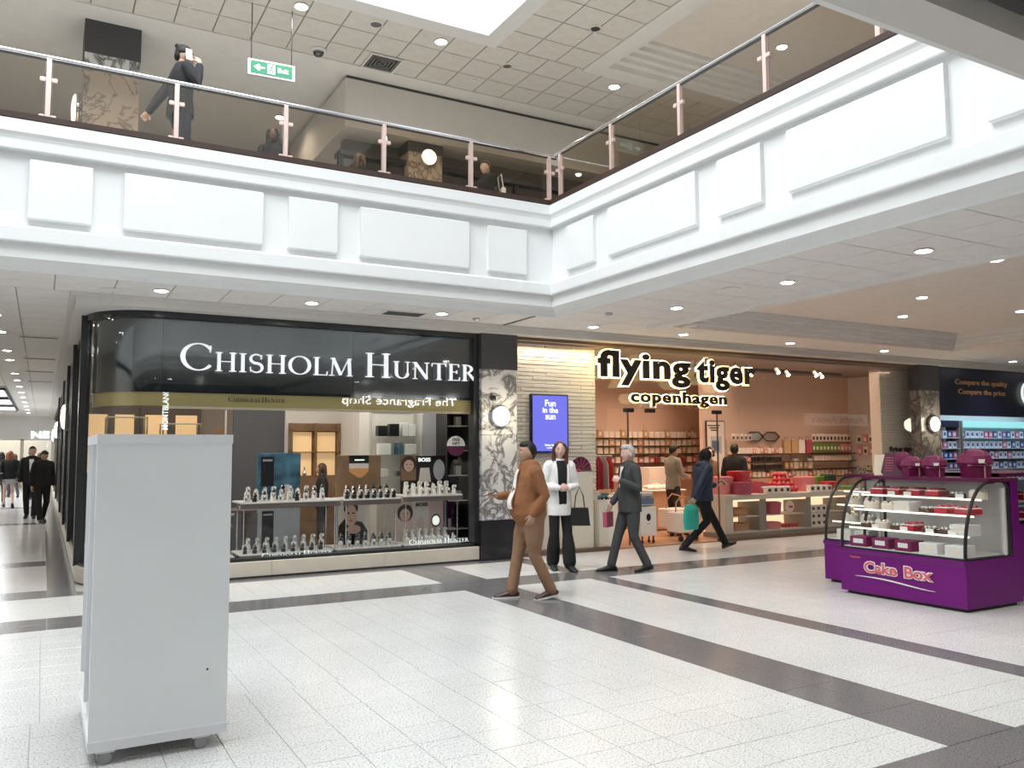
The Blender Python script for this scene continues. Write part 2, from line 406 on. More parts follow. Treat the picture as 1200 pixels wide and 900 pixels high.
# ================================================================== lower ceiling, z 3.5
ZC = 3.5
CE = struct(MB().box(-9, 10.0, ZC+.012, 26, 10.95, 4.7).build('ceiling', 'ceiling_grid'))
tiles_in([(-9, 26, 10.0, 10.95)], .6, .475, .012, 'ceiling_tile_low', 'ceiling_tile', CE, ZC+.02, ZC, 120, None)
CR = struct(MB().box(6.3, -4, ZC+.012, 8.0, 10.0, 4.7).build('ceiling', 'ceiling_grid'))
tiles_in([(6.3, 8.1, -4, 10.0)], .6, .6, .012, 'ceiling_tile_low', 'ceiling_tile', CR, ZC+.02, ZC, 120, None)
CC = struct(MB().box(-5, 10.95, ZC+.012, .28, 48, 3.6).build('ceiling', 'ceiling_grid'))
tiles_in([(-.95, .28, 10.95, 48), (-5, -3.6, 10.95, 48)], .6, .6, .012, 'ceiling_tile_low', 'ceiling_tile', CC, ZC+.02, ZC, 150, None)
tiles_in([(-3.6, -.95, 10.95, 27), (-3.6, -.95, 42, 48)], .6, .6, .012, 'ceiling_tile_low', 'ceiling_tile', CC, ZC+.02, ZC, 60, None)
# corridor roof light with its glowing pane and cross bars
rl = sroot('window_1')
for y0 in (28.2, 33.2, 38.2):
    MB().box(-3.5, y0, ZC-.01, -1.05, y0+3.6, ZC+.005).build('pane', 'skylight_glow', rl)
    MB().box(-3.55, y0-.12, ZC-.05, -1.0, y0, ZC+.01).build('bar', 'charcoal', rl)
    MB().box(-3.55, y0+3.6, ZC-.05, -1.0, y0+3.72, ZC+.01).build('bar', 'charcoal', rl)
for x in (-3.6, -1.05): MB().box(x, 28.1, ZC-.05, x+.05, 42, ZC+.01).build('bar', 'charcoal', rl)
# dropped surround in front of the shops
P('surround', (0.62, 0.60, 0.57), 0.7)
def arc(cx, cy, r, a0, a1, n): return [(cx+r*math.cos(math.radians(a0+(a1-a0)*i/n)), cy+r*math.sin(math.radians(a0+(a1-a0)*i/n))) for i in range(n+1)]
struct(MB().prism([(.28, 48), (.28, 10.95), (26, 10.95), (26, 11.6), (.8, 11.6), (.8, 48)], 3.38, 3.52).build('trim_1', 'surround'))
struct(MB().prism([(.22, 48), (.22, 10.89), (26, 10.89), (26, 10.97), (.30, 10.97), (.30, 48)], 3.46, 3.52).build('trim_2', 'surround'))
# right-hand ceiling with its stepped coffer
def frame_box(mb, x0, x1, y0, y1, w, z0, z1):   # open rectangular ring
    mb.box(x0, y0, z0, x1, y0+w, z1); mb.box(x0, y1-w, z0, x1, y1, z1); mb.box(x0, y0+w, z0, x0+w, y1-w, z1); mb.box(x1-w, y0+w, z0, x1, y1-w, z1)
mb = MB(); mb.box(8.0, 9.9, ZC, 26, 10.0, 4.2); mb.box(15.4, -4, ZC, 26, 9.9, 4.2); mb.box(8.0, -4, ZC, 15.4, 1.2, 4.2); mb.box(8.0, 1.2, ZC, 8.15, 9.9, 4.2)
struct(mb.build('ceiling', 'coffer_paint'))
mb = MB()
frame_box(mb, 8.15, 15.4, 1.2, 9.9, .09, 3.56, 4.2); frame_box(mb, 8.24, 15.31, 1.29, 9.81, .06, 3.62, 4.2); frame_box(mb, 8.30, 15.25, 1.35, 9.75, .09, 3.70, 4.2); frame_box(mb, 8.39, 15.16, 1.44, 9.66, .05, 3.76, 4.2)
struct(mb.build('trim_3', 'ceiling_white'))
struct(MB().box(8.39, 1.4, 3.80, 15.2, 9.7, 4.2).build('ceiling', 'coffer_paint'))
struct(MB().box(7.98, 1.0, 3.455, 8.17, 10.0, 3.52).build('trim_4', 'ceiling_white'))
# near ceiling over the camera: margin, dark recess, plain boards
struct(MB().box(-9, 2.11, ZC, 6.3, 2.32, 3.62).build('ceiling', 'surround'))
NC = struct(MB().box(-9, -4, 3.72, 6.3, 2.11, 4.7).build('ceiling', 'charcoal'))
tiles_in([(-9, 6.3, -4.0, 1.85)], 1.2, 1.2, .012, 'ceiling_tile_low', 'ceiling_panel', NC, 3.74, 3.66, 100, None)
# ================================================================== atrium fascia: one moulded ring swept round the opening
AX0, AX1, AY0, AY1 = -9.0, 6.17, 2.47, 9.85
def ring_sweep(prof):
    mb = MB(); rings = []
    for z, d in prof: rings.append([(AX0+d, AY1-d, z), (AX1-d, AY1-d, z), (AX1-d, AY0+d, z), (AX0+d, AY0+d, z)])
    n = len(rings)
    vs = [p for r in rings for p in r]; fs = []
    for k in range(n-1):
        for i in range(4):
            j = (i+1) % 4; fs.append((k*4+i, k*4+j, (k+1)*4+j, (k+1)*4+i))
    return mb.add(vs, fs)
prof = [(3.52, -.15), (3.50, -.15), (3.50, -.12), (3.515, -.118), (3.55, -.105), (3.585, -.075), (3.61, -.03), (3.62, 0.0), (3.775, 0.0), (3.777, .055), (3.79, .06), (3.925, .06), (3.95, .02), (3.96, -.04),
        (4.74, -.04), (4.742, .03), (4.755, .035), (4.85, .035), (4.885, .045), (4.92, .065), (5.05, .07), (5.06, .05), (5.06, -.30), (3.52, -.30), (3.52, -.15)]
ring = struct(ring_sweep(prof).build('wall_front', 'white_paint')); fix(ring.data)
# raised panels on the field
for a, b in [(-4.9, -3.4), (-3.1, -2.5), (-2.2, -.52), (-.22, .37), (.68, 2.17), (2.47, 3.07), (3.36, 4.87), (5.16, 5.76)]:
    MB().cbox(((a+b)/2, 9.872, 4.35), (b-a, .07, .63), .012).build('raised_panel', 'white_paint', ring)
for a, b in [(8.81, 9.45), (6.85, 8.48), (5.89, 6.51), (3.93, 5.55), (2.9, 3.6)]:
    MB().cbox((6.192, (a+b)/2, 4.37), (.07, b-a, .62), .012).build('raised_panel', 'white_paint', ring)
tag(MB().cyl((6.15, 7.35, 3.88), (6.12, 7.35, 3.88), .012, 8).build('wall_stud', 'charcoal'), 'tiny dark stud low on the right-hand white fascia', 'stud')
# ================================================================== railings
def railing(name, label, pts, direction):
    """pts: post positions along the run; direction 'x' or 'y'"""
    r = thing(name, label, 'railing', (0, 0, 0))
    h = direction == 'x'; c = 9.95 if h else 6.27
    def B(mb, a0, a1, w0, w1, z0, z1):
        return mb.box(a0, c+w0, z0, a1, c+w1, z1) if h else mb.box(c+w0, a0, z0, c+w1, a1, z1)
    a, b = min(pts), max(pts)
    lo, hi = (a-.3, 6.33) if h else (1.6, 9.885)
    if h: lo = -9
    B(MB(), lo, hi if h else 9.775, -.172, .06, 5.062, 5.125).build('base_channel', 'dark_brown', r)
    B(MB(), lo, hi, -.05, -.04, 5.125, 5.135).build('base_bead', 'chrome', r)
    p0 = (lo, c, 5.835) if h else (c, lo, 5.835); p1 = (hi, c, 5.835) if h else (c, hi-.02, 5.835)
    MB().tube([p0, p1], 0.026, 10).build('handrail', 'chrome', r, True)
    B(MB(), lo, hi, -.012, .012, 5.795, 5.812).build('glazing_strip', 'black_satin', r)
    for p in pts:
        mb = MB(); B(mb, p-.012, p+.012, -.045, .045, 5.1, 5.82) if False else None
        B(mb, p-.024, p+.024, -.028, .028, 5.1, 5.815); post = mb.build('post', 'rose_steel', r)
        for z in (5.17, 5.58):
            for s_ in (-1, 1):
                k = MB()
                if h: k.cbox((p+s_*.055, c-.02, z), (.055, .03, .05), .008)
                else: k.cbox((c-.02, p+s_*.055, z), (.03, .055, .05), .008)
                k.build('clamp', 'rose_steel', post)
    q = sorted(pts)
    q = ([lo+.05] if q[0]-lo > .4 else []) + q
    for i in range(len(q)-1):
        B(MB(), q[i]+.04, q[i+1]-.04, -.004, .004, 5.13, 5.79).build('glass_pane', 'rail_glass', r)
    return r
railing('railing', 'long glass railing with pinkish posts above the left-hand white fascia', [-8.85, -7.6, -6.35, -5.1, -3.85, -2.6, -1.33, -.08, 1.2, 2.44, 3.7, 4.95, 6.2], 'x')
railing('railing', 'glass railing with pinkish posts climbing above the right-hand white fascia', [9.74, 8.52, 7.19, 5.88, 4.57, 3.25, 1.95], 'y')
# ================================================================== upper level
ZU = 8.47
P('upper_floor', (0.72, 0.69, 0.64), 0.3)
struct(MB().box(-9, 10.15, 4.55, 26, 22, 4.75).build('floor', 'upper_floor'))
struct(MB().box(6.5, -4, 4.55, 26, 10.15, 4.75).build('floor', 'upper_floor'))
struct(MB().box(-9, -4, 4.72, 6.5, 2.1, 4.80).build('floor', 'beige_stone'))
UC = struct(MB().box(-9, 12.06, ZU+.015, 26, 13.9, ZU+.2).build('ceiling', 'ceiling_grid'))
UR = struct(MB().box(6.47, -4, ZU+.015, 8.28, 12.06, ZU+.2).build('ceiling', 'ceiling_grid'))
holes = [(5.2, 13.55), (8.9, 12.1)]
tiles_in([(-9.11, 12.29, 12.06, 13.86)], .6, .6, .022, 'ceiling_tile', 'ceiling_tile', UC, ZU+.02, ZU, 200, None)
tiles_in([(12.29, 24.29, 12.06, 13.86)], .6, .6, .022, 'ceiling_tile', 'ceiling_tile', UC, ZU+.02, ZU, 40, None)
tiles_in([(6.47, 8.27, .06, 12.06)], .6, .6, .022, 'ceiling_tile', 'ceiling_tile', UR, ZU+.02, ZU, 120, None)
struct(MB().box(-9, 13.86, ZU-.01, 26, 19.6, ZU+.2).build('ceiling', 'ceiling_white'))
# atrium well: flat margin, then white sides up to the roof light
mb = MB(); mb.box(-9, 11.74, ZU-.04, 6.47, 12.06, ZU+.3); mb.box(6.17, .6, ZU-.04, 6.47, 11.74, ZU+.3); mb.box(-9, .6, ZU-.04, 6.17, .9, ZU+.3)
struct(mb.build('trim_5', 'white_paint'))
mb = MB(); mb.box(-9, 11.74, ZU+.3, 6.3, 11.9, 12.2); mb.box(6.17, .9, ZU+.3, 6.33, 11.9, 12.2); mb.box(-9, .74, ZU+.3, 6.3, .9, 12.2)
struct(mb.build('wall_well', 'white_paint'))
struct(MB().box(-9.2, .6, 3.5, -9, 12.2, 12.2).build('wall_left', 'white_paint'))
struct(MB().box(-9.2, .6, 12.2, 6.5, 12.1, 12.3).build('ceiling', 'white_paint'))
# coffer over the right-hand gallery
mb = MB(); mb.box(8.27, .3, ZU-.02, 8.62, 12.10, ZU+.2); mb.box(8.62, 11.75, ZU-.02, 16.6, 12.10, ZU+.2); mb.box(16.3, .3, ZU-.02, 16.6, 11.75, ZU+.2); mb.box(8.62, .3, ZU-.02, 16.3, .6, ZU+.2)
struct(mb.build('trim_6', 'ceiling_white'))
mb = MB()
for i, (o, z) in enumerate([(0, ZU+.08), (.12, ZU+.16), (.24, ZU+.24), (.36, ZU+.33)]):
    frame_box(mb, 8.62+o, 16.3-o, .6+o, 11.75-o, .13, z, ZU+.6)
struct(mb.build('trim_7', 'ceiling_white'))
struct(MB().box(8.9, .9, ZU+.40, 16, 11.45, ZU+.6).build('ceiling', 'coffer_paint'))
struct(MB().box(16.6, -4, ZU, 26, 12.06, ZU+.2).build('ceiling', 'ceiling_white'))
# back wall of the gallery, bulkhead and the dark shop front below it
struct(MB().box(-9, 19.4, 4.75, 4.9, 19.6, ZU).build('wall_back', 'wall_taupe'))
struct(MB().box(4.57, 14.28, 7.5, 26, 19.6, ZU-.07).build('wall_back', 'bulkhead_beige'))
struct(MB().box(4.6, 14.30, ZU-.07, 26, 14.5, ZU).build('trim_8', 'charcoal'))
struct(MB().box(4.75, 14.9, 4.75, 26, 15.1, 7.5).build('wall_back', 'wall_taupe'))
w = sroot('window_2')
for x0, x1 in [(4.6, 5.84), (6.55, 8.2), (8.3, 10), (10.1, 12.4)]:
    MB().box(x0, 14.6, 4.8, x1, 14.62, 7.05).build('pane', 'black_gloss', w)
    MB().box(x0-.05, 14.55, 4.75, x0+.03, 14.68, 7.1).build('mullion', 'black_satin', w)
MB().box(4.55, 14.5, 7.05, 12.5, 14.85, 7.14).build('head_rail', 'black_satin', w)
struct(MB().box(6.8, 13.2, 4.75, 26, 13.4, 5.9).build('wall_back', 'wall_taupe'))
P('bronze', (0.16, 0.10, 0.06), 0.4, 0.5)
# marble column with its black head, marble pilaster
c = thing('column', 'square marble column with a black head on the upper gallery', 'column', (.76, 14.75, 4.75))
MB().box(-.4, -.4, 0, .4, .4, 3.0).build('shaft', 'marble_tan', c); MB().box(-.4, -.41, 2.98, .4, .4, 3.17).build('band', 'marble_white', c); MB().box(-.41, -.42, 3.17, .41, .42, 3.72).build('head', 'charcoal', c)
c = thing('column', 'marble pilaster carrying a glowing round lamp on the upper gallery', 'column', (6.2, 14.6, 4.75))
MB().box(-.35, -.2, 0, .35, .3, 2.55).build('shaft', 'marble_tan', c); MB().box(-.36, -.21, 2.55, .36, .3, 2.75).build('head', 'charcoal', c)
# stair handrail seen through the glass
t = thing('stair_rail', 'thin sloping steel handrail behind the corner of the upper railing', 'handrail', (7.6, 13.1, 4.75))
MB().tube([(0, 0, .8), (0, 0, 1.5), (1.3, -.5, .9), (1.3, -.5, .0)], .02, 8).build('rail', 'steel', t)
MB().cyl((0, 0, 0), (0, 0, .8), .02, 8).build('post', 'steel', t)
# ================================================================== lamps
def round_lamp(loc, axis, r, label, group=None):
    t = thing('wall_lamp', label, 'lamp', loc, 0, group)
    rz = {'-y': 0, '-x': -PI/2}[axis]; t.rotation_euler = (0, 0, rz)
    MB().lathe([(r*1.05, -.02), (r*1.12, -.04), (r*1.12, -.07), (r*1.02, -.085), (r*.6, -.09)], (0, 0, 0), 28, 'y').build('rim', 'chrome', t, True)
    MB().lathe([(r*.99, -.07), (r*.97, -.10), (r*.8, -.125), (r*.45, -.14), (r*.05, -.145)], (0, 0, 0), 28, 'y').build('diffuser', 'lamp_cream', t, True)
    MB().cyl((0, 0, 0), (0, -.03, 0), r*.5, 16).build('base', 'chrome', t)
    return t
round_lamp((6.24, 14.4, 7.21), '-y', .15, 'round glowing wall lamp on the upper gallery marble pilaster')
round_lamp((.35, 14.72, 7.08), '-x', .26, 'round wall lamp seen edge-on on the left side of the upper marble column')
def downlight_proto():
    t = thing('downlight', 'recessed round downlight', 'ceiling light', (0, 0, 0))
    MB().lathe([(.062, 0), (.085, -.002), (.095, -.012), (.090, -.016), (.068, -.012)], (0, 0, 0), 20).build('rim', 'white_paint', t, True)
    MB().cyl((0, 0, -.019), (0, 0, -.011), .066, 20).build('diffuser', 'downlight_white', t)
    return t
DL = Proto(downlight_proto())
def spot(loc, power, size=2.2):
    d = bpy.data.lights.new('downlight_beam', 'SPOT'); d.energy = power; d.spot_size = size; d.spot_blend = 0.8; d.shadow_soft_size = .07; d.color = (1, .93, .84)
    o = bpy.data.objects.new('downlight_beam', d); COL.objects.link(o); o.location = (loc[0], loc[1], loc[2]-.03)
for i, x in enumerate([-3.3, -1.9, 1.14, 2.91, 4.71]):
    DL.put((x, 10.37, ZC), 0, 'round downlight in the lower ceiling along the jeweller front', 'downlights before the jeweller'); spot((x, 10.37, ZC), 26)
for i, x in enumerate([7.27, 9.05, 11.5, 14.04, 18.3, 21]):
    DL.put((x, 10.42, ZC), 0, 'round downlight in the lower ceiling along the gift shop front', 'downlights before the gift shop'); spot((x, 10.42, ZC), 60)
for i, y in enumerate([8.51, 6.61, 4.93, 3.0, .9]):
    DL.put((7.28, y, ZC), 0, 'round downlight in the tiled strip under the right-hand fascia', 'downlights under the right-hand fascia'); spot((7.28, y, ZC), 55)
for x, y in [(11.03, 7.53), (12.31, 8.76), (13.55, 7.55), (9.6, 5.6), (9.6, 3.2), (12, 5)]:
    DL.put((x, y, 3.8), 0, 'round downlight inside the stepped coffer above the cake counter', 'downlights in the lower coffer'); spot((x, y, 3.8), 85)
for k, y in enumerate([11.6, 13.2, 15.0, 17.68, 19.42, 22.65, 24.69, 27, 29.5, 32, 35, 38, 41, 44]):
    DL.put((-.63, y, ZC), 0, 'round downlight in the row along the corridor ceiling', 'corridor downlights')
    if k % 2 == 0: spot((-.63, y, ZC), 40)
for x, y, z, n in [(3.24, 12.36, ZU, 'left'), (5.59, 12.34, ZU, 'centre'), (9.18, 12.37, ZU, 'right')]:
    lab = {'left': 'round downlight in the upper ceiling left of the roof well corner', 'centre': 'round downlight in the upper ceiling right of the square air vent', 'right': 'round downlight in the upper ceiling beside the upper coffer'}[n]
    DL.put((x, y, z-.004), 0, lab, None, 1.25); spot((x, y, z), 170, 2.7)
for x, y in [(11.4, 10.3), (10.6, 6.4), (13, 8.4)]:
    DL.put((x, y, ZU+.398), 0, 'round downlight in the upper coffer over the right gallery', 'upper coffer downlights', 1.25); spot((x, y, ZU+.39), 150, 2.7)
for x in (-1.5, 1.2, 4.0): DL.put((x, 16.8, ZU-.012), 0, 'round downlight in the plain ceiling behind the upper railing', 'rear gallery downlights', 1.2); spot((x, 16.8, ZU), 110, 2.7)
# square air vent, dome camera, speakers, sprinklers on the upper ceiling
t = thing('air_vent', 'square louvred air vent in the upper tiled ceiling', 'vent', (5.0, 13.56, ZU-.01), 0)
mb = MB(); frame_box(mb, -.3, .3, -.3, .3, .035, -.015, 0); mb.build('frame', 'ceiling_white', t); MB().box(-.27, -.27, 0, .27, .27, .01).build('backing', 'black_satin', t)
for k in range(4):
    mb = MB(); e = .24-.06*k; frame_box(mb, -e, e, -e, e, .014, -.012-.002*k, .0); mb.build('louvre', 'steel', t)
def dome(loc, label):
    t = thing('dome_camera', label, 'camera', loc)
    MB().lathe([(.14, 0), (.14, -.02), (.12, -.035), (.10, -.035)], n=20).build('housing', 'white_paint', t, True)
    MB().ell((0, 0, -.035), (.095, .095, .09), 16, 8).build('dome', 'black_gloss', t, True)
    MB().lathe([(.101, -.045), (.104, -.05), (.101, -.056)], n=20).build('band', 'chrome', t, True)
dome((3.88, 13.63, ZU-.005), 'black dome security camera in the upper ceiling beside the exit sign')
def disc(loc, label, group, r=.085, mat='steel', cat='speaker', name='ceiling_speaker'):
    t = thing(name, label, cat, loc, 0, group)
    MB().lathe([(r, 0), (r*1.1, -.004), (r*1.05, -.012), (r*.85, -.012)], n=18).build('rim', 'ceiling_white', t, True)
    MB().cyl((0, 0, -.0145), (0, 0, -.002), r*.82, 18).build('grille', mat, t); return t
disc((4.44, 12.33, ZU-.003), 'round white ceiling speaker left of the roof well', None, .11, 'steel')
disc((7.0, 12.6, ZU-.003), 'round grey speaker in the upper tiles, nearest the bulkhead', None, .10, 'steel')
disc((7.62, 10.75, ZU-.003), 'round grey speaker in the upper tiles beside the upper coffer', None, .10, 'steel')
for x, y in [(1.75, 13.2), (7.1, 12.1), (6.75, 13.4), (7.6, 11.2), (-.7, 13.3)]:
    disc((x, y, ZU-.003), 'tiny pale sprinkler plate in the upper ceiling tiles', 'sprinkler plates', .035, 'ceiling_white', 'sprinkler', 'sprinkler')
for x, y in [(.62, 10.6), (8.55, 9.7), (7.0, 7.2), (7.6, 4.1)]:
    disc((x, y, ZC-.002), 'round flush speaker in the lower ceiling tiles', 'lower ceiling speakers', .10, 'ceiling_tile_low')
for x, y in [(5.33, 10.55), (6.75, 9.3)]:
    t = thing('smoke_detector', 'small dark detector under the lower ceiling near the fascia corner', 'detector', (x, y, ZC), 0, 'lower detectors')
    MB().lathe([(.05, 0), (.055, -.02), (.04, -.035), (.01, -.04)], n=14).build('body', 'steel', t, True)
t = thing('air_vent', 'triangular-looking dark air vent in the lower ceiling above the jeweller', 'vent', (4.25, 10.62, ZC-.004), 0)
MB().box(-.3, -.15, -.006, .3, .15, 0).build('frame', 'ceiling_white', t)
for k in range(5): MB().box(-.27, -.13+.055*k, -.012, .27, -.095+.055*k, -.005).build('louvre', 'charcoal', t)
for x in (-4, -1.5, 1.0, 3.5): DL.put((x, 1.0, 3.66), 0, 'unseen round downlight added in the panelled ceiling above the viewer', 'added downlights above the viewer'); spot((x, 1.0, 3.65), 55)  # unseen fittings, added to brighten the white box's front
for x in (-4, -.5, 3.0): DL.put((x, -2.2, 3.66), 0, 'unseen round downlight added in the panelled ceiling behind the viewer', 'added downlights behind the viewer'); spot((x, -2.2, 3.65), 80)  # more unseen fittings, added to light the near side from behind
tag(MB().box(5.95, 10.0, ZC-.012, 5.99, 10.9, ZC-.002).build('slot_diffuser', 'black_satin'), 'narrow black slot in the lower ceiling over the black pillar', 'vent')
for k, y in enumerate([15.5, 19, 22, 25]):
    t = thing('air_vent', 'long dark slot vent across the corridor ceiling', 'vent', (-.12, y, ZC-.004), 0, 'corridor slot vents')
    MB().box(-.3, -.09, -.006, .3, .09, 0).build('frame', 'ceiling_white', t); MB().box(-.27, -.06, -.01, .27, .06, -.004).build('slot', 'charcoal', t)
# exit sign
t = thing('exit_sign', 'green hanging exit sign with arrow, running figure and the word Exit', 'sign', (2.86, 12.6, 7.45), math.radians(-4))
MB().cbox((0, 0, 0), (.70, .05, .26), .008).build('frame', 'steel', t)
P('sign_green', (0.02, 0.22, 0.11), 0.4, emit=(0.02, 0.25, 0.12), es=.35); P('sign_white', (.9, .9, .9), 0.4, emit=(.85, .95, .9), es=.7)
MB().cbox((0, -.028, 0), (.62, .012, .19)).build('panel', 'sign_green', t)
a = [(-.27, 0), (-.19, .055), (-.165, .03), (-.2, .012), (-.10, .012), (-.10, -.012), (-.2, -.012), (-.165, -.03), (-.19, -.055)]
MB().plate([(x, z) for x, z in a], (0, -.034, 0), (1,0,0), (0,0,1), (0,-.003,0)).build('arrow', 'sign_white', t)
mb = MB(); mb.box(-.065, -.037, -.075, .05, -.034, .075); mb.build('door_pictogram', 'sign_white', t)
mb = MB(); k = [((-.0,.035),(-.01,-.01)), ((-.01,-.01),(.02,-.035)), ((.02,-.035),(.0,-.065)), ((-.01,-.01),(-.03,-.03)), ((-.03,-.03),(-.05,-.055)), ((0,.03),(.03,.01)), ((0,.03),(-.03,.02))]
for a, b in k: mb.tube([(a[0], -.039, a[1]), (b[0], -.039, b[1])], .007, 5)
mb.ell((.012, -.039, .055), (.013, .006, .013), 8, 5); mb.build('running_figure', 'sign_green', t)
text('lettering', 'Exit', .16, .075, 'sign_white', (.09, -.036, -.035), t, bold=.02)
for x in (-.30, .30): MB().cyl((x, 0, .13), (x, 0, 1.015), .007, 6).build('rod', 'black_satin', t)
# ================================================================== shop walls (shell)
P('shop_peach', (0.74, 0.55, 0.44), 0.8); P('shop_cream', (0.70, 0.66, 0.60), 0.7); P('shop_mid', (0.30, 0.26, 0.23), 0.5); P('shop_grey', (0.10, 0.10, 0.11), 0.6)
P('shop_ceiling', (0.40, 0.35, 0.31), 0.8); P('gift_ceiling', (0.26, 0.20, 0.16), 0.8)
def wall(name, a, mat): return struct(MB().box(*a).build(name, mat))
# jeweller: ceiling, sides, back
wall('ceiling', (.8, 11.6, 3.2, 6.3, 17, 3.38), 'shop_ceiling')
wall('wall_back', (.5, 16.8, 0, 4.5, 17, 3.3), 'shop_mid'); wall('wall_back', (4.45, 13.0, 0, 6.2, 13.1, 3.3), 'shop_cream')
wall('wall_right', (4.45, 13.1, 0, 4.55, 17, 3.3), 'shop_cream'); wall('wall_right', (6.2, 11.3, 0, 6.28, 13.1, 3.38), 'black_satin')
wall('wall_back', (2.72, 14.2, 0, 3.55, 14.3, 3.2), 'shop_grey'); wall('wall_back', (3.55, 14.15, 0, 4.5, 14.28, 3.2), 'shop_cream')
wall('wall_left', (1.5, 17, 0, 1.6, 48, 3.5), 'shop_cream'); wall('wall_right', (.55, 17.0, 0, 1.5, 17.1, 3.4), 'shop_grey')
area('corridor_window_fill', (1.0, 21, 3.2), .5, 7, 30, (1, .85, .65)); area('corridor_window_fill', (1.0, 37, 3.2), .5, 16, 50, (1, .85, .65)); area('corridor_ceiling_light', (-2.4, 20, 3.45), 1.2, 10, 60, (1, .95, .88))  # window areas are fill light, added because the corridor shop fronts were dark
# gift shop shell
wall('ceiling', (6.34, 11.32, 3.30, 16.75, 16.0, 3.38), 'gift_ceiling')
wall('wall_back', (8.05, 15.5, 0, 16.7, 15.6, 3.3), 'shop_peach'); wall('wall_back', (12.1, 13.4, 0, 16.7, 13.5, 3.3), 'shop_peach')
wall('wall_left', (6.34, 11.3, 0, 6.38, 16, 3.3), 'shop_cream')
wall('wall_right', (16.66, 11.3, 0, 16.72, 16, 3.38), 'shop_cream')
P('cladding', (0.84, 0.77, 0.67), 0.55, var=0.03); P('cladding_joint', (0.74, 0.66, 0.56), 0.8)
def rippled_wall(x0, x1, ylab, z0, z1, nm):
    w = struct(MB().box(x0, ylab+.03, 0, x1, ylab+.25, 3.3).build(nm, 'cladding_joint'))
    n = 0; z = z0; row = 0; cache = {}
    while z < z1-.01:
        h = .062; x = x0-(.0 if row % 2 else .22)
        while x < x1-.005:
            a, b = max(x, x0), min(x+.46, x1); x += .46
            if b-a < .03: continue
            if n < 290:
                k = round(b-a, 3)
                if k not in cache: cache[k] = MB().cbox((0, 0, 0), (b-a-.004, .04, h-.005), .008).mesh('cladding_tile', 'cladding')
                o = bpy.data.objects.new('cladding_tile', cache[k]); COL.objects.link(o); o.parent = w
                o.location = ((a+b)/2, ylab+.015+random.uniform(-.006, .004), z+h/2); o.rotation_euler = (random.uniform(-.03, .03), 0, random.uniform(-.008, .008)); n += 1
        z += h; row += 1
rippled_wall(6.38, 8.05, 11.52, 0.95, 3.28, 'wall_front')
rippled_wall(15.45, 16.66, 11.62, 0.95, 3.28, 'wall_front')
P('board_cream', (.80, .72, .61), .5)
w = sroot('baseboard_front')
for k in range(6): MB().cbox((6.38+.279*k+.139, 11.45, .50), (.272, .06, .90), .006).build('board', 'board_cream', w)
# next shop along (pharmacy): shell
P('navy', (0.012, 0.016, 0.045), 0.35); P('pharmacy_white', (0.55, 0.60, 0.66), 0.5)
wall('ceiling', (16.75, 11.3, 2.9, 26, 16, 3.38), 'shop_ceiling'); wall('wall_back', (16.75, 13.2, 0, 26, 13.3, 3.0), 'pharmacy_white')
wall('wall_left', (16.74, 11.4, 0, 16.80, 13.2, 3.0), 'pharmacy_white')
# far end of the corridor, its left side, and the outer walls behind the camera
wall('wall_back', (-6, 48, 2.3, 1, 48.3, 3.6), 'white_paint'); wall('wall_back', (-6, 51, 0, 1, 51.2, 3.6), 'shop_cream')
wall('wall_left', (-5.2, 11.4, 0, -5, 52, 3.6), 'shop_cream')
wall('wall_left', (-9.2, -4, 0, -9, 12, 3.5), 'shop_cream'); wall('wall_front', (-9, 11.2, 0, -5.2, 11.4, 3.5), 'shop_cream')
wall('wall_near', (-9.2, -4.2, 0, 27, -4, 8.5), 'shop_grey'); wall('wall_right', (26, -4, 0, 26.2, 16, 8.5), 'shop_cream')
wall('wall_left', (-9.2, 12, 4.75, -9, 20, 8.5), 'wall_taupe'); wall('wall_left', (-9.2, -4, 3.5, -9, .6, 8.5), 'wall_taupe')
wall('ceiling', (-9, -4, 8.5, 6.47, .7, 8.6), 'ceiling_white'); wall('wall_back', (16.7, 16, 0, 26, 16.2, 3.4), 'shop_cream')
# far shop fronts at the corridor end
w = sroot('window_3')
for x0, x1 in [(-4.8, -2.5), (-2.3, -1.0), (-.8, .4)]: MB().box(x0, 48.1, 0, x1, 48.14, 2.3).build('pane', 'clear_glass', w)
for x in (-4.9, -2.4, -.9, .45): MB().box(x-.08, 48.0, 0, x+.08, 48.25, 2.35).build('pillar', 'beige_stone', w)
area('far_shop_light', (-2.5, 49.8, 3.3), 5, 2, 90, (1, .85, .65))
text('shop_sign', 'NE', .75, .30, 'lamp_white', (-.5, 47.99, 2.42)); tag(bpy.data.objects['shop_sign'], 'short lit white shop sign at the far end of the corridor', 'sign')
# ================================================================== jeweller's front
path = [(.42, 48), (.42, 12.0)] + arc(1.27, 12.0, .85, 180, 270, 12)[1:] + [(5.68, 11.15)]
def off(p, d):     # parallel path, d towards the outside
    out = []
    for i, (x, y) in enumerate(p):
        a, b = p[max(i-1, 0)], p[min(i+1, len(p)-1)]; dx, dy = b[0]-a[0], b[1]-a[1]; l = math.hypot(dx, dy); out.append((x+dy/l*d, y-dx/l*d))
    return out
def strip(p, d0, d1, z0, z1, mb=None):
    mb = mb or MB(); A, B = off(p, d0), off(p, d1); n = len(p)
    vs = [(x, y, z0) for x, y in A]+[(x, y, z0) for x, y in B]+[(x, y, z1) for x, y in A]+[(x, y, z1) for x, y in B]
    fs = []
    for i in range(n-1):
        a, b, c, d = i, i+1, n+i+1, n+i
        fs += [(a, d, c, b), (a+2*n, b+2*n, c+2*n, d+2*n), (d, d+2*n, c+2*n, c), (a, b, b+2*n, a+2*n)]
    fs += [(0, 2*n, 3*n, n), (n-1, 2*n-1, 4*n-1, 3*n-1)]
    return mb.add(vs, fs)
shopf = sroot('window_4')
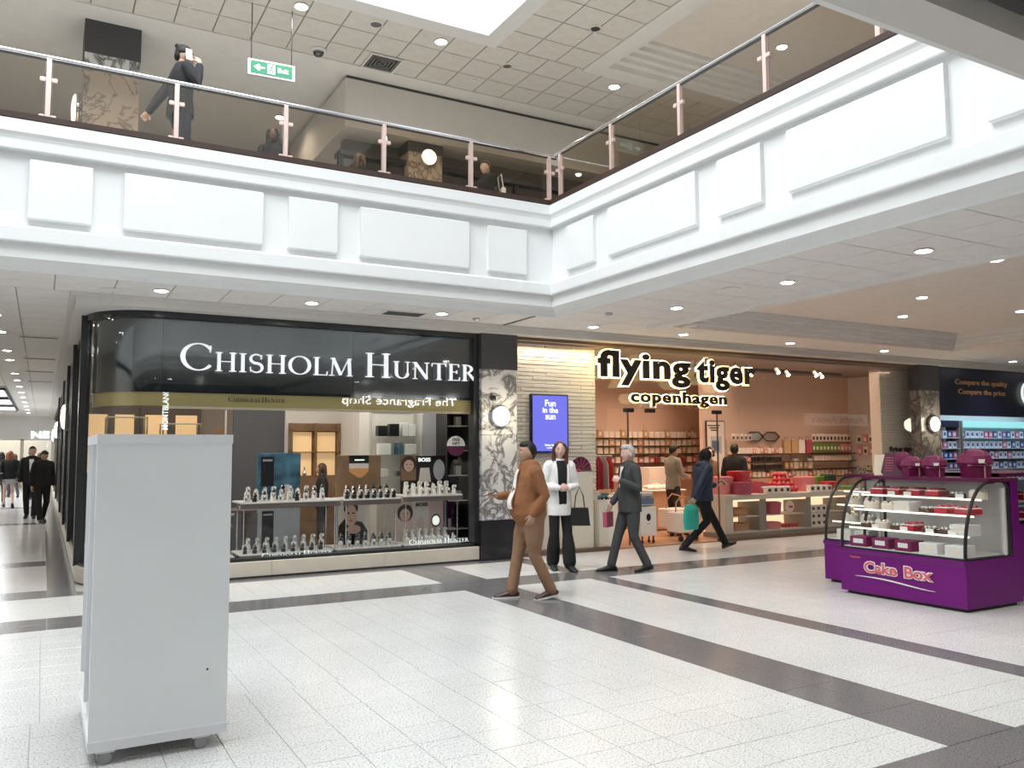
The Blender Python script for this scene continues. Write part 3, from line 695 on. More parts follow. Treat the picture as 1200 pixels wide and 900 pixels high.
# plinth blocks (stone slabs with joints)
xs = [1.27, 2.65, 4.2, 5.67]
for i in range(3): MB().cbox(((xs[i]+xs[i+1])/2, 11.25, .115), (xs[i+1]-xs[i]-.004, .24, .19), .006).build('plinth_slab', 'beige_stone', shopf)
strip([(.42, 48), (.42, 12.0)]+arc(1.27, 12.0, .85, 180, 270, 12)[1:], -.2, 0.02, .02, .21).build('plinth_slab', 'beige_stone', shopf, True)
strip(path, -.2, 0.0, 0.0, .02).build('plinth_foot', 'charcoal', shopf)
strip(path, -.16, -.01, .21, .25).build('sill', 'black_satin', shopf)
strip(path, -.14, -.02, 3.30, 3.38).build('head', 'black_satin', shopf)
fa = strip(path[1:], -.11, -.10, 2.37, 3.31).build('fascia_panel', 'black_gloss', shopf, True)
strip(path[1:], -.15, -.115, 2.2, 2.40).build('gold_band', 'gold_band', shopf, True)
MB().box(1.3, 11.31, 2.17, 5.6, 11.36, 2.2).build('band_edge', 'beige_stone', shopf)
gp = [[(1.27+.0, 11.15), (3.73, 11.15)], [(3.745, 11.15), (5.60, 11.15)], arc(1.27, 12.0, .85, 182, 269, 12), [(.42, 15.3), (.42, 12.05)], [(.42, 19), (.42, 15.4)], [(.42, 23), (.42, 19.1)], [(.42, 30), (.42, 23.1)], [(.42, 47), (.42, 30.1)]]
for p in gp: strip(p, -.05, -.04, .25, 3.30).build('glass_pane', 'shop_glass', shopf, True)
MB().box(5.60, 11.16, .22, 5.68, 11.34, 3.38).build('end_jamb', 'black_satin', shopf)
for y in (12.03, 15.35, 19.05, 23.05, 30.05): MB().box(.38, y-.05, .2, .50, y+.05, 3.38).build('mullion', 'black_satin', shopf)
for y in (12.9, 15.9, 17.6, 20.5, 22, 24.2, 28.2, 31.5): MB().box(.405, y-.03, .22, .46, y+.03, 3.3).build('mullion', 'chrome', shopf)
for y in (15.3, 24.9, 32.3): wall('wall_right', (.50, y, 0.02, .6, y+3, 3.4), 'charcoal')
for k, (y, n) in enumerate([(16.84, 'nearest'), (26.3, 'middle'), (33.6, 'farthest')]):
    round_lamp((.40, y, 2.26), '-x', .22, n+' of the round glowing lamps on the corridor shop front')
# letters: white faces standing off the black glass
P('letter_white', (.85, .85, .86), .4, emit=(.9, .92, 1), es=.45)
serif_sign('shop_sign', 'large white serif lettering CHISHOLM HUNTER on the black shop fascia', 'CHISHOLM HUNTER', 1.47, 2.655, 4.2, .345, .245, .025, 'letter_white', 11.17)
for x in (1.9, 3.4, 5.2): pass
serif_sign('band_lettering', 'small dark lettering CHISHOLM HUNTER on the gold band inside the window', 'CHISHOLM HUNTER', 2.08, 2.27, .74, .07, .052, .004, 'black_satin', 11.258)
serif_sign('window_lettering', 'small white lettering along the right foot of the jeweller window', 'CHISHOLM HUNTER', 4.62, .275, .95, .075, .055, .004, 'sign_white', 11.28)
serif_sign('window_lettering', 'small white lettering along the left foot of the jeweller window', 'CHISHOLM HUNTER', 2.55, .215, .95, .075, .055, .004, 'sign_white', 11.28)
o = text('vertical_sign', 'MONTBLANC', .50, .07, 'sign_white', (0, 0, 0), depth=.006, bold=.012)
o.matrix_world = Matrix.Translation((1.36, 11.26, 1.9)) @ Matrix.Rotation(-PI/2, 4, 'Y'); tag(o, 'white MONTBLANC lettering running up the jeweller window', 'sign')
# reflected neighbour: the sign across the mall, over a dark shop front
P('far_front', (0.05, 0.05, 0.055), 0.4)
sg = thing('shop_sign', 'lit white lettering The Fragrance Shop across the mall behind the viewer', 'sign', (12.53, -3.95, 3.25), PI)
P('sign_bright', (1, 1, 1), .5, emit=(1, 1, 1), es=26)
text('lettering', 'The Fragrance Shop', 4.1, .36, 'sign_bright', (0, 0, -.15), sg)
MB().box(-.4, .01, -.25, 4.5, .04, .24).build('board', 'black_satin', sg)
t = thing('kiosk', 'pretzel kiosk with the lit name board Auntie Annes, seen only as a reflection', 'kiosk', (23.5, 3.0, 0), PI)
MB().cbox((0, -.4, .55), (3.2, .9, 1.1), .02).build('counter', 'beige_stone', t); MB().cbox((0, 0, 2.62), (3.0, .12, .40), .02).build('name_board', 'sign_white', t)
for x in (-1.4, 1.4): MB().cyl((x, 0, 1.1), (x, 0, 2.45), .03, 8).build('post', 'steel', t)
text('lettering', "Auntie Anne's", 2.6, .26, 'navy', (-1.3, -.07, 2.50), t, bold=.02)
wf = sroot('window_5')
for k in range(7):
    MB().box(-6+3*k, -3.98, .2, -3.15+3*k, -3.96, 2.5).build('pane', 'black_gloss', wf); MB().box(-6.1+3*k, -3.99, 0, -6+3*k, -3.9, 3.2).build('mullion', 'far_front', wf)
# ---- pillars
def pillar(name, x0, x1, y, label):
    t = thing(name, label, 'pillar', ((x0+x1)/2, y, 0)); h = (x1-x0)/2
    MB().box(-h-.01, -.01, 0, h+.01, .25, .59).build('base', 'black_stone', t)
    MB().box(-h, 0, .59, h, .25, 1.85).build('marble_slab', 'marble_white' if x0 < 8 else 'marble_grey', t)
    MB().box(-h, 0, 1.856, h, .25, 2.84).build('marble_slab', 'marble_white' if x0 < 8 else 'marble_grey', t)
    MB().box(-h-.01, -.012, 2.84, h+.01, .25, 3.40).build('head', 'charcoal', t); return t
pillar('pillar', 5.69, 6.29, 11.08, 'pillar of veined white marble with black head and base between the two shops')
pillar('pillar', 16.02, 16.66, 11.08, 'grey marble pillar with a round lamp at the right end of the gift shop')
round_lamp((5.98, 11.09, 2.13), '-y', .145, 'bright round wall lamp on the white marble pillar')
round_lamp((16.36, 11.09, 2.13), '-y', .155, 'bright round wall lamp on the grey marble pillar')
for x, n in [(5.98, 'white'), (16.36, 'grey')]:
    d = bpy.data.lights.new('lamp_glow', 'POINT'); d.energy = 12; d.shadow_soft_size = .15; d.color = (1, .88, .68)
    o = bpy.data.objects.new('lamp_glow', d); COL.objects.link(o); o.location = (x, 10.85, 2.13)
t = thing('door_sensor', 'small dark round sensor on the white marble pillar above its lamp', 'sensor', (5.87, 11.07, 2.40))
MB().lathe([(.045, 0), (.045, -.03), (.03, -.04), (.005, -.042)], n=14, axis='y').build('body', 'black_satin', t, True)
# ================================================================== gift shop front
P('bronze_frame', (0.20, 0.13, 0.09), 0.35, 0.6)
g = sroot('window_6')
MB().box(6.34, 11.17, 0, 8.08, 11.26, .06).build('sill', 'bronze_frame', g); MB().box(10.45, 11.17, 0, 15.98, 11.26, .06).build('sill', 'bronze_frame', g)
MB().box(6.34, 11.17, 3.33, 15.98, 11.26, 3.38).build('head', 'bronze_frame', g)
for x0, x1 in [(6.34, 7.425), (7.435, 8.06), (10.47, 11.64), (11.65, 12.77), (12.78, 13.91), (13.92, 15.03), (15.04, 15.98)]:
    MB().box(x0, 11.20, .06, x1, 11.21, 3.33).build('glass_pane', 'shop_glass', g)
for x0, x1 in [(8.07, 8.72), (8.73, 10.46)]: MB().box(x0, 11.20, 2.30, x1, 11.21, 3.33).build('glass_pane', 'shop_glass', g)
MB().box(10.450, 11.19, 0, 10.466, 11.215, 2.30).build('door_post', 'bronze_frame', g)
MB().box(8.72, 11.5, 0.012, 8.728, 11.54, 2.3).build('door_post', 'bronze_frame', g)
for x in (8.5, 8.95, 10.45): MB().cbox((x, 11.2, 2.28), (.18, .07, .07), .01).build('hinge_block', 'black_satin', g)
# sign: cream glowing outline with dark faces
P('sign_halo', (1, .9, .6), 0.5, emit=(1, .80, .42), es=2.6); P('sign_face', (0.02, 0.01, 0.005), 0.4)
sg = thing('shop_sign', 'dark chunky lettering flying tiger copenhagen with a glowing cream outline', 'sign', (7.75, 11.06, 2.33))
def halo_word(body, x, z, w, h, b0, b1, sp=1.1):
    bb = text_mesh(body, w, h, .03, b1, 0, sp); bb.materials.clear(); bb.materials.append(M['sign_halo'])
    o = bpy.data.objects.new('outline', bb); COL.objects.link(o); o.parent = sg; o.location = (x, 0, z)
    k = (b1-b0)/1.0*h*0.95
    ff = text_mesh(body, w-2*k, h-2*k, .03, b0, 0, sp); ff.materials.clear(); ff.materials.append(M['sign_face'])
    o = bpy.data.objects.new('lettering', ff); COL.objects.link(o); o.parent = sg; o.location = (x+k, -.025, z+k)
halo_word('flying', 0, .32, 1.98, .62, .036, .075); halo_word('tiger', 2.10, .30, 1.42, .58, .034, .073)
halo_word('copenhagen', .66, 0, 2.14, .29, .03, .085)
for x, z in ((.3, .75), (1.5, .7), (2.6, .7), (1.0, .12), (2.4, .12)): MB().cyl((x, .0, z), (x, .145, z), .008, 6).build('bracket', 'steel', sg)
P('screen_blue', (.05, .05, .3), 0.3, emit=(.17, .17, .72), es=.9)
t = thing('display_screen', 'upright blue screen reading Fun in the sun inside the gift shop window', 'screen', (7.09, 11.42, 2.05))
MB().cbox((0, .02, 0), (.70, .06, .94), .008).build('frame', 'black_satin', t); MB().box(-.325, -.018, -.445, .325, -.012, .445).build('panel', 'screen_blue', t)
for s_, w_, z_ in [('Fun', .20, .27), ('in the', .29, .165), ('sun', .19, .06)]: text('lettering', s_, w_, None, 'sign_white', (-w_/2, -.024, z_), t, bold=.02, depth=.006)
text('lettering', 'flying tiger', .22, .04, 'sign_white', (-.11, -.024, -.37), t, bold=.03, depth=.006); text('lettering', 'copenhagen', .15, .022, 'sign_white', (-.075, -.024, -.405), t, bold=.03, depth=.006)
text('wall_lettering', 'flying tiger', .86, .15, 'sign_face', (15.62, 11.57, 1.52), bold=.03); tag(bpy.data.objects['wall_lettering'], 'small dark lettering flying tiger low on the pale cladding at the right', 'sign')
# ================================================================== pharmacy front
wall('wall_front', (16.72, 11.15, 2.34, 26, 11.35, 3.38), 'navy')
for k, (s_, z) in enumerate([('Compare the quality', 2.98), ('Compare the price', 2.77)]):
    P('copper', (.45, .24, .12), .35, .6, emit=(.5, .25, .1), es=.1)
    o = text('fascia_lettering', s_, 1.95-.2*k, .15, 'copper', (17.3+.1*k, 11.12, z), bold=.01); tag(o, ['upper line of copper lettering Compare the quality on the navy fascia', 'lower line of copper lettering Compare the price on the navy fascia'][k], 'sign')
P('gold', (.85, .6, .12), .3, .3, emit=(.9, .6, .1), es=.3)
em = thing('emblem', 'rounded gold emblem with a white rim on the navy fascia at the right edge', 'sign', (20.05, 11.12, 2.88))
MB().lathe([(.28, 0), (.28, -.03), (.26, -.04)], n=24, axis='y').build('rim', 'sign_white', em, True); MB().lathe([(.25, -.04), (.24, -.065)], n=24, axis='y').build('disc', 'gold', em, True)
# ================================================================== interior light
area('jeweller_light', (3.2, 12.2, 3.15), 4.6, 1.0, 75, (1, .93, .84)); area('jeweller_light', (2.6, 14.8, 3.15), 3.4, 2.4, 40, (1, .85, .7))
L_ = area; gl = [area('gift_light', (10.6, 14.0, 3.25), 4.5, 2.4, 90, (1, .70, .52)), area('gift_light', (13.3, 12.2, 3.25), 5.0, 1.2, 60, (1, .70, .52))]
for l_ in gl: l_.data.spread = 1.7
area('gift_light', (7.2, 11.36, 3.28), 1.5, .2, 7, (1, .84, .68))  # small strip without a fitting, added to brighten the left cladding
area('pharmacy_light', (20.5, 12.2, 2.85), 6, 1.2, 60, (.82, .92, 1))
for x, y in [(11.6, 11.9), (12.1, 12.1), (12.7, 11.9), (13.3, 12.2), (13.9, 12.0), (14.3, 12.2), (7.0, 11.40), (9.3, 13.5), (10.1, 14.2), (9.9, 13.0)]:
    t = thing('track_spotlight', 'small track spotlight under the gift shop ceiling', 'spotlight', (x, y, 3.30), 0, 'gift shop spotlights')
    MB().cyl((0, 0, 0), (0, 0, -.10), .008, 6).build('stem', 'black_satin', t); MB().cyl((0, 0, -.08), (0, -.07, -.17), .035, 10, .045).build('head', 'white_paint', t); MB().cyl((0, -.071, -.171), (0, -.074, -.175), .036, 10).build('lamp', 'downlight_white', t)
P('rail_dark', (.08, .06, .05), .5)
tag(MB().box(8.5, 12.6, 3.24, 15.5, 12.64, 3.30).build('lighting_track', 'rail_dark'), 'long dark lighting track inside the gift shop', 'track')
# ================================================================== white wheeled box in the foreground
P('laminate', (0.82, 0.85, 0.86), 0.42, var=0.02, vs=2); P('laminate_edge', (0.78, 0.79, 0.82), 0.45); P('laminate_white', (0.85, 0.85, 0.86), 0.4)
P('rubber', (0.32, 0.32, 0.33), 0.6)
wb = thing('wheeled_display_box', 'tall blank pale grey box on small castors in the left foreground', 'display box', (.595, 5.45, 0))
X, Y0, Y1 = .342, -.53, .53
MB().box(-X, Y0, .125, X, Y0+.02, 1.66).build('front_panel', 'laminate', wb)
MB().box(-X, Y1-.02, .25, X, Y1, 1.66).build('rear_panel', 'laminate', wb)
MB().box(-X+.02, Y0+.02, .13, -X+.035, Y1-.02, 1.66).build('side_panel', 'laminate_edge', wb)
MB().box(X-.035, Y0+.02, .13, X-.0, Y1-.02, 1.66).build('side_panel', 'laminate_edge', wb)
MB().box(-X-.002, -.02, .20, -X+.02, .02, 1.66).build('side_batten', 'laminate_edge', wb)
MB().box(-X-.004, Y0-.004, 1.655, X+.004, Y1+.004, 1.705).build('top_cap', 'laminate_edge', wb)
MB().box(-X-.003, Y0-.004, .07, X+.003, Y1+.003, .125).build('base_tray', 'laminate_white', wb)
MB().box(-X-.004, Y0-.008, .07, X+.004, Y0-.004, .120).build('skirt', 'laminate_edge', wb)
MB().cyl((.235, Y0-.003, .42), (.235, Y0+.001, .42), .006, 8).build('screw_hole', 'black_satin', wb)
for x in (-.26, .21):
    for y in (-.49, .47):
        cp = MB().cbox((x, y, .065), (.09, .08, .012)).build('castor_plate', 'steel', wb)
        MB().box(x-.022, y-.03, .02, x-.018, y+.03, .062).box(x+.018, y-.03, .02, x+.022, y+.03, .062).box(x-.022, y-.03, .052, x+.022, y+.03, .062).build('castor_fork', 'steel', cp)
        for s_ in (-1, 1): MB().lathe([(.020, -.008), (.032, -.007), (.034, 0), (.032, .007), (.020, .008)], (x, y-.012+s_*.018, .034), 18, 'y').build('castor_wheel', 'rubber', cp, True)
# ================================================================== cake counters
P('purple', (0.155, 0.003, 0.17), 0.38, spec=.35); P('purple_dark', (0.10, 0.006, 0.05), 0.4); P('berry', (0.20, 0.008, 0.085), 0.45)
P('case_white', (.8, .78, .76), .4); P('card_white', (.85, .83, .8), .6); P('pinkred', (.65, .12, .16), .5); P('cream', (.85, .75, .62), .6); P('sponge', (.55, .33, .15), .7, var=.2, vs=20)
P('choc', (.10, .04, .02), .4); P('berries', (.5, .03, .05), .3); P('case_strip', (1, .9, .75), .5, emit=(1, .9, .75), es=.9); P('white_icing', (.88, .85, .8), .45)
def case_profile(n=12, lo=.50, hi=1.26, x0=.02, x1=.46):
    return [(x0+(x1-x0)*(1-math.cos(PI/2*i/n)), lo+(hi-lo)*math.sin(PI/2*i/n)) for i in range(n+1)]
def cake_case(label, x0, y0, y1, sign):
    t = thing('cake_display_case', label, 'display case', (x0, (y0+y1)/2, 0)); L = (y1-y0)/2; D = .95
    MB().box(.06, -L+.04, 0, D-.05, L-.04, .04).build('foot', 'black_satin', t)
    mb = MB(); mb.plate([(0, .035), (.0, .44), (-.02, .47), (-.02, .50), (D, .50), (D, .035)], (0, -L, 0), (1,0,0), (0,0,1), (0, 2*L, 0)); fixm = mb.build('base_cabinet', 'purple', t)
    pr = case_profile()
    vs = MB(); n = len(pr); P0 = [(x, -L+.015, z) for x, z in pr]; P1 = [(x, L-.015, z) for x, z in pr]; Q0 = [(x+.006, y, z-.004) for x, y, z in P0]; Q1 = [(x+.006, y, z-.004) for x, y, z in P1]
    allv = P0+P1+Q0+Q1; fs = []
    for i in range(n-1): fs += [(i, n+i, n+i+1, i+1), (2*n+i, 2*n+i+1, 3*n+i+1, 3*n+i)]
    vs.add(allv, fs).build('curved_glass', 'case_glass', t, True)
    for k, y in enumerate((-L+.012, L-.012)):
        poly = [(x+.01, z) for x, z in pr]+[(D-.18, 1.26), (D-.18, .5)]
        MB().plate(poly, (0, y-.003, 0), (1,0,0), (0,0,1), (0, .006, 0)).build('end_glass', 'case_glass', t)
        MB().tube([(x, y, z) for x, z in pr]+[(.56, y, 1.262)], .017, 6).build('curved_frame', 'black_satin', t, True)
        MB().tube([(0.02, y, .512), (D-.16, y, .512)], .014, 6).build('lower_frame', 'black_satin', t)
        MB().tube([(D-.17, y, .5), (D-.16, y, 1.2), (D-.22, y, 1.26)], .018, 6).build('rear_frame', 'black_satin', t)
        MB().box(D-.28, y-.012, .52, D-.24, y+.012, 1.2).build('shelf_upright', 'case_white', t)
    MB().box(0.0, -L, .50, .03, L, .52).build('lower_frame', 'black_satin', t)
    MB().box(.42, -L-.01, 1.262, D, L+.01, 1.30).build('top', 'purple_dark', t)
    MB().box(D-.14, -L, .5, D, L, 1.262).build('back', 'purple', t)
    MB().box(D-.165, -L+.03, .52, D-.145, L-.03, 1.25).build('rear_panel', 'case_white', t)
    MB().box(.03, -L+.03, .50, D-.17, L-.03, .525).build('deck', 'case_white', t)
    for z, d in ((.72, .13), (.92, .22), (1.08, .36)):
        MB().box(d, -L+.03, z, D-.18, L-.03, z+.008).build('shelf', 'case_glass', t)
        MB().box(d-.004, -L+.03, z-.005, d+.004, L-.03, z+.014).build('shelf_edge', 'case_strip', t)
    return t
case1 = cake_case('nearest purple cake display case, lettered Cake Box, with curved glass', 7.93, 5.08, 6.56, True)
cake_case('second purple cake display case set back behind the lettered one', 8.42, 6.62, 7.20, False)
# lettering on the front, facing -x
def side_text(body, w, h, mat, x, y, z, parent, depth, bold, ymid=0):
    o = text('lettering', body, w, h, mat, (x, y, z), parent, -PI/2, depth, bold); return o
# front faces -x: left end of the word lies at the larger y
side_text('Cake', .42, .135, 'card_white', -.008, .43, .255, case1, .004, .075); side_text('Cake', .40, .118, 'pinkred', -.012, .42, .263, case1, .004, .02)
side_text('Box', .34, .135, 'card_white', -.008, -.06, .252, case1, .004, .075); side_text('Box', .32, .118, 'pinkred', -.012, -.07, .260, case1, .004, .02)
text('tagline', 'Eggless', .13, .03, 'pinkred', (-.008, .60, .40), case1, -PI/2, .003, .01)
mb = MB(); pts = [(-.008, .54-.95*i/16, .215-.035*math.sin(PI*(i/16)*.5+.1)+.018*math.sin(PI*i/16*1.4)) for i in range(17)]
mb.tube(pts, [(.002, .002+.007*math.sin(PI*i/16)) for i in range(17)], 6, side=(1,0,0)); mb.build('swoosh', 'card_white', case1, True)
# third counter at the right edge
t = thing('cake_counter', 'purple counter unit at the right edge with red cakes under glass', 'counter', (8.93, 5.30, 0))
MB().box(0.02, 0, .05, 1.6, .9, .78).build('base_cabinet', 'purple', t); MB().box(.05, .05, 0, 1.55, .85, .05).build('foot', 'black_satin', t)
MB().box(.0, .85, .78, 1.6, .9, 1.32).build('back', 'purple_dark', t); MB().box(-.02, 0, .78, .02, .9, 1.34).build('end_panel', 'purple', t)
MB().box(-.02, -.02, 1.30, 1.6, .9, 1.34).build('top', 'purple_dark', t); MB().box(.02, .01, .8, 1.6, .016, 1.30).build('front_glass', 'case_glass', t)
for z in (.82, 1.02): MB().box(.03, .05, z, 1.58, .8, z+.01).build('shelf', 'case_white', t)
# cakes
def cake_proto(kind):
    t = thing('cake', 'cake', 'cake')
    if kind == 'round':
        MB().lathe([(.10, 0), (.10, .004)], n=18).build('board', 'card_white', t)
        MB().lathe([(.085, .004), (.088, .02), (.088, .07), (.08, .078)], n=18).build('sponge', 'cream', t, True)
        for k in range(8):
            a = k*PI/4; MB().ell((.062*math.cos(a), .062*math.sin(a), .085), (.017, .017, .014), 8, 5).build('cream_swirl', 'white_icing', t, True)
        MB().ell((0, 0, .085), (.03, .03, .02), 8, 5).build('topping', 'choc', t, True)
    elif kind == 'fruit':
        MB().cbox((0, 0, .035), (.22, .15, .06), .01).build('sponge', 'berries', t)
        MB().cbox((0, 0, .068), (.215, .145, .012), .004).build('icing', 'white_icing', t)
        for k in range(10): MB().ell((-.09+.045*(k % 5), -.03+.06*(k//5), .082), (.018, .018, .014), 7, 5).build('berry', 'pinkred' if k % 2 else 'berries', t, True)
    elif kind == 'choc':
        MB().lathe([(.085, 0), (.088, .03), (.08, .045)], n=16).build('sponge', 'choc', t, True)
        for k in range(7): a = k*2*PI/7; MB().ell((.05*math.cos(a), .05*math.sin(a), .052), (.016, .016, .014), 7, 5).build('cream_swirl', 'white_icing', t, True)
    else:
        MB().cbox((0, 0, .055), (.20, .20, .11), .004).build('carton', {'box': 'berry', 'wbox': 'case_white'}[kind], t)
        MB().cbox((-.101, 0, .06), (.002, .12, .05)).build('print', 'card_white' if kind == 'box' else 'cream', t)
        t['category'] = 'cake box'; t.name = 'cake_box'
    return Proto(t)
CP = {k: cake_proto(k) for k in ('round', 'fruit', 'choc', 'box', 'wbox')}
desc = {'round': 'cream topped round cake', 'fruit': 'red fruit topped tray cake', 'choc': 'dark chocolate cake with white cream', 'box': 'berry coloured cake carton', 'wbox': 'pale cake carton'}
rows = [(.525, .17, ['box', 'box', 'box', 'wbox', 'wbox'], 'on the lowest deck'), (.728, .27, ['choc', 'round', 'choc', 'fruit', 'choc', 'choc', 'wbox'], 'on the lower glass shelf'),
        (.928, .34, ['round', 'round', 'wbox', 'choc', 'fruit', 'fruit'], 'on the middle glass shelf'), (1.088, .52, ['fruit', 'fruit', 'fruit', 'fruit', 'choc', 'round'], 'on the top glass shelf')]
for z, dx, ks, where in rows:
    n = len(ks)
    for i, k in enumerate(ks):
        y = 6.38-(1.14)*(i/(n-1)); CP[k].put((7.93+dx, y, z), random.uniform(-.1, .1), desc[k]+' '+where+' of the nearest case', 'cakes in the nearest case', 1.0)
for z, dx in ((.525, .25), (.728, .3), (.928, .38)):
    for y in (6.78, 7.03): CP['round' if z > .6 else 'wbox'].put((8.42+dx, y, z), 0, ('cream topped round cake' if z > .6 else 'pale cake carton')+' inside the second, set back case', 'cakes in the second case')
for x in (9.1, 9.35, 9.6):
    for z in (.83, 1.03): CP['fruit'].put((x, 5.5, z), PI/2, 'red fruit topped tray cake in the counter at the right edge', 'cakes in the right-hand counter')
def card(): 
    t = thing('price_card', 'small white price card', 'price card'); MB().box(-.004, -.045, 0, .0, .045, .05).build('card', 'card_white', t); MB().box(-.004, -.045, 0, .03, .045, .003).build('foot', 'card_white', t); return Proto(t)
PC = card()
for z, dx, ys in ((.728, .15, (6.2, 5.85, 5.55, 5.3)), (1.088, .375, (6.15, 5.95, 5.35))):
    for y in ys: PC.put((7.93+dx, y, z), 0, 'small white price card on a shelf edge of the nearest cake case', 'price cards in the cake case')
# tied boxes on the counter top
P('ribbon', (.75, .5, .4), .5)
def gift_box(label, loc, s, rz):
    t = thing('gift_cake_box', label, 'cake box', loc, rz); w = .105*s
    MB().plate([(-w, 0), (-w*1.12, .13*s), (w*1.12, .13*s), (w, 0)], (0, -w, 0), (1,0,0), (0,0,1), (0, 2*w, 0)).build('carton', 'berry', t)
    MB().lathe([(w*1.5, .13*s), (w*1.68, .16*s), (w*1.45, .23*s), (w*1.0, .28*s), (w*.4, .30*s)], n=9).build('lid', 'berry', t)
    MB().box(-w*1.2, -w*1.13, .125*s, w*1.2, -w*1.02, .135*s).build('ribbon', 'ribbon', t); MB().box(w*.35, -w*1.15, 0, w*.45, -w*1.0, .13*s).build('ribbon', 'ribbon', t)
    MB().tube([(w*.4, -w*1.5, .14*s), (w*.38, -w*1.35, .22*s), (w*.3, -w*.9, .285*s)], .004, 5).build('ribbon', 'ribbon', t)
    MB().plate([(-.04*s, 0), (.03*s, 0), (.03*s, .04*s), (-.04*s, .04*s)], (0, -w*1.62, .155*s), (1,0,0), (0,.25,1), (0,-.002,0)).build('label', 'card_white', t)
    return t
gift_box('largest berry purple tied cake box on the counter top, at the right', (8.62, 5.36, 1.30), 1.0, -.6)
gift_box('small berry purple tied cake box on the counter top, in the middle', (8.58, 5.80, 1.30), .78, -.8)
gift_box('berry purple tied cake box beside the menu board on the counter top', (8.60, 6.08, 1.30), .75, -.5)
t = thing('menu_board', 'slanted dark purple menu board with a draped bow on the counter top', 'board', (8.66, 6.36, 1.30), -1.2)
MB().plate([(-.16, 0), (-.12, .26), (.12, .26), (.16, 0)], (0, 0, 0), (1,0,0), (0,.35,1), (0,.012,0)).build('board', 'purple_dark', t)
for k in range(6): MB().plate([(-.11, 0), (-.02, 0), (-.02, .008), (-.11, .008)], (0, -.003+.35*(.05+.03*k), .05+.03*k), (1,0,0), (0,.35,1), (0,-.002,0)).build('text_line', 'pinkred', t)
MB().ell((.10, .02, .17), (.10, .05, .11), 10, 6).build('bow', 'berry', t, True)
t = thing('leaflet_holder', 'clear leaning leaflet holder at the left end of the counter top', 'holder', (8.60, 6.50, 1.30), -1.0)
MB().plate([(-.07, 0), (-.07, .24), (.07, .24), (.07, 0)], (0, 0, 0), (1,0,0), (0,.5,1), (0,.006,0)).build('leaflet', 'cream', t); MB().box(-.075, -.01, 0, .075, .12, .01).build('foot', 'case_glass', t)
# ================================================================== jeweller's window
P('deck_white', (.72, .70, .67), .35); P('deck_dark', (.12, .09, .08), .4); P('ivory', (.82, .78, .72), .5); P('watch_metal', (.7, .68, .66), .2, 1.0)
P('print_blue', (.06, .16, .24), .4, var=.8, vs=5); P('print_grey', (.50, .51, .54), .4); P('print_black', (.01, .01, .012), .3); P('print_brown', (.26, .15, .08), .45, var=.15)
P('print_sunset', (.75, .33, .12), .4); P('print_pink', (.72, .55, .50), .5); P('skin_print', (.70, .46, .36), .5); P('hair_print', (.05, .025, .018), .5); P('print_cream', (.8, .72, .66), .5)
def deck(label, x0, x1, y0, y1, z, shelf):
    t = thing('display_shelf', label, 'display shelf', ((x0+x1)/2, (y0+y1)/2, 0)); h, d = (x1-x0)/2, (y1-y0)/2
    MB().cbox((0, 0, z-.012), (2*h, 2*d, .024), .004).build('top', 'deck_white', t)
    MB().box(-h, -d-.004, z-(.09 if shelf else .07), h, -d+.01, z-.024).build('front_edge', 'deck_dark', t)
    if shelf:
        for x in (-h+.06, h-.06):
            for y in (-d+.06, d-.06): MB().cyl((x, y, .275 if x0 > 2.28 else .012), (x, y, z-.02), .008, 8).build('leg', 'chrome', t)
    else: MB().box(-h+.02, -d+.02, .02, h-.02, d-.02, z-.024).build('plinth', 'deck_dark', t)
    return t
deck('low white display deck at the left of the jeweller window', .95, 2.26, 11.55, 12.2, .24, False)
deck('low white display deck under the grey poster', 2.3, 3.55, 11.42, 12.0, .27, False)
deck('low dark-edged display deck under the portrait poster', 3.6, 4.56, 11.42, 12.0, .27, False)
deck('low display deck under the pink poster', 4.6, 5.52, 11.42, 12.0, .27, False)
deck('upper glass window shelf at the left', 1.5, 2.26, 12.22, 12.6, .93, True)
deck('upper window shelf below the blue poster', 2.3, 3.66, 11.45, 12.0, .95, True)
deck('upper window shelf below the brown poster', 3.7, 4.56, 11.45, 12.0, .95, True)
deck('upper window shelf below the black poster', 4.6, 5.55, 11.45, 12.0, .97, True)
def poster(label, x0, x1, z0, z1, mat, parts, y=11.86):
    t = thing('poster_stand', label, 'poster', ((x0+x1)/2, y, z0), 0); w, h = (x1-x0), (z1-z0)
    MB().cbox((0, .012, h/2), (w, .024, h), .003).build('panel', mat, t)
    MB().box(-w*.3, .02, 0, w*.3, .12, .01).build('foot', 'black_satin', t)
    for k, (nm, m_, sh) in enumerate(parts):
        o = Vector((-w/2, -.0015-.0012*k, 0))
        if sh[0] == 'r': poly = [(sh[1]*w, sh[2]*h), (sh[3]*w, sh[2]*h), (sh[3]*w, sh[4]*h), (sh[1]*w, sh[4]*h)]
        elif sh[0] == 'e': poly = [((sh[1]+sh[3]*math.cos(a))*w, (sh[2]+sh[4]*math.sin(a))*h) for a in [2*PI*i/18 for i in range(18)]]
        else: poly = [(a*w, b*h) for a, b in sh[1]]
        MB().plate(poly, o, (1,0,0), (0,0,1), (0,-.001,0)).build(nm, m_, t)
    return t
def face(cx, cz, s, ar, man=False):   # a generic printed portrait
    return [('printed_hair', 'hair_print', ('e', cx, cz+.14*s*ar, .165*s, .15*s*ar) if man else ('e', cx, cz+.05*s, .21*s, .30*s*ar)), ('printed_face', 'skin_print', ('e', cx, cz-.01, .14*s, .22*s*ar)),
            ('printed_eye', 'hair_print', ('e', cx-.055*s, cz+.03*s, .028*s, .014*s)), ('printed_eye', 'hair_print', ('e', cx+.055*s, cz+.03*s, .028*s, .014*s)), ('printed_mouth', 'pinkred', ('e', cx, cz-.11*s*ar, .04*s, .014*s))]
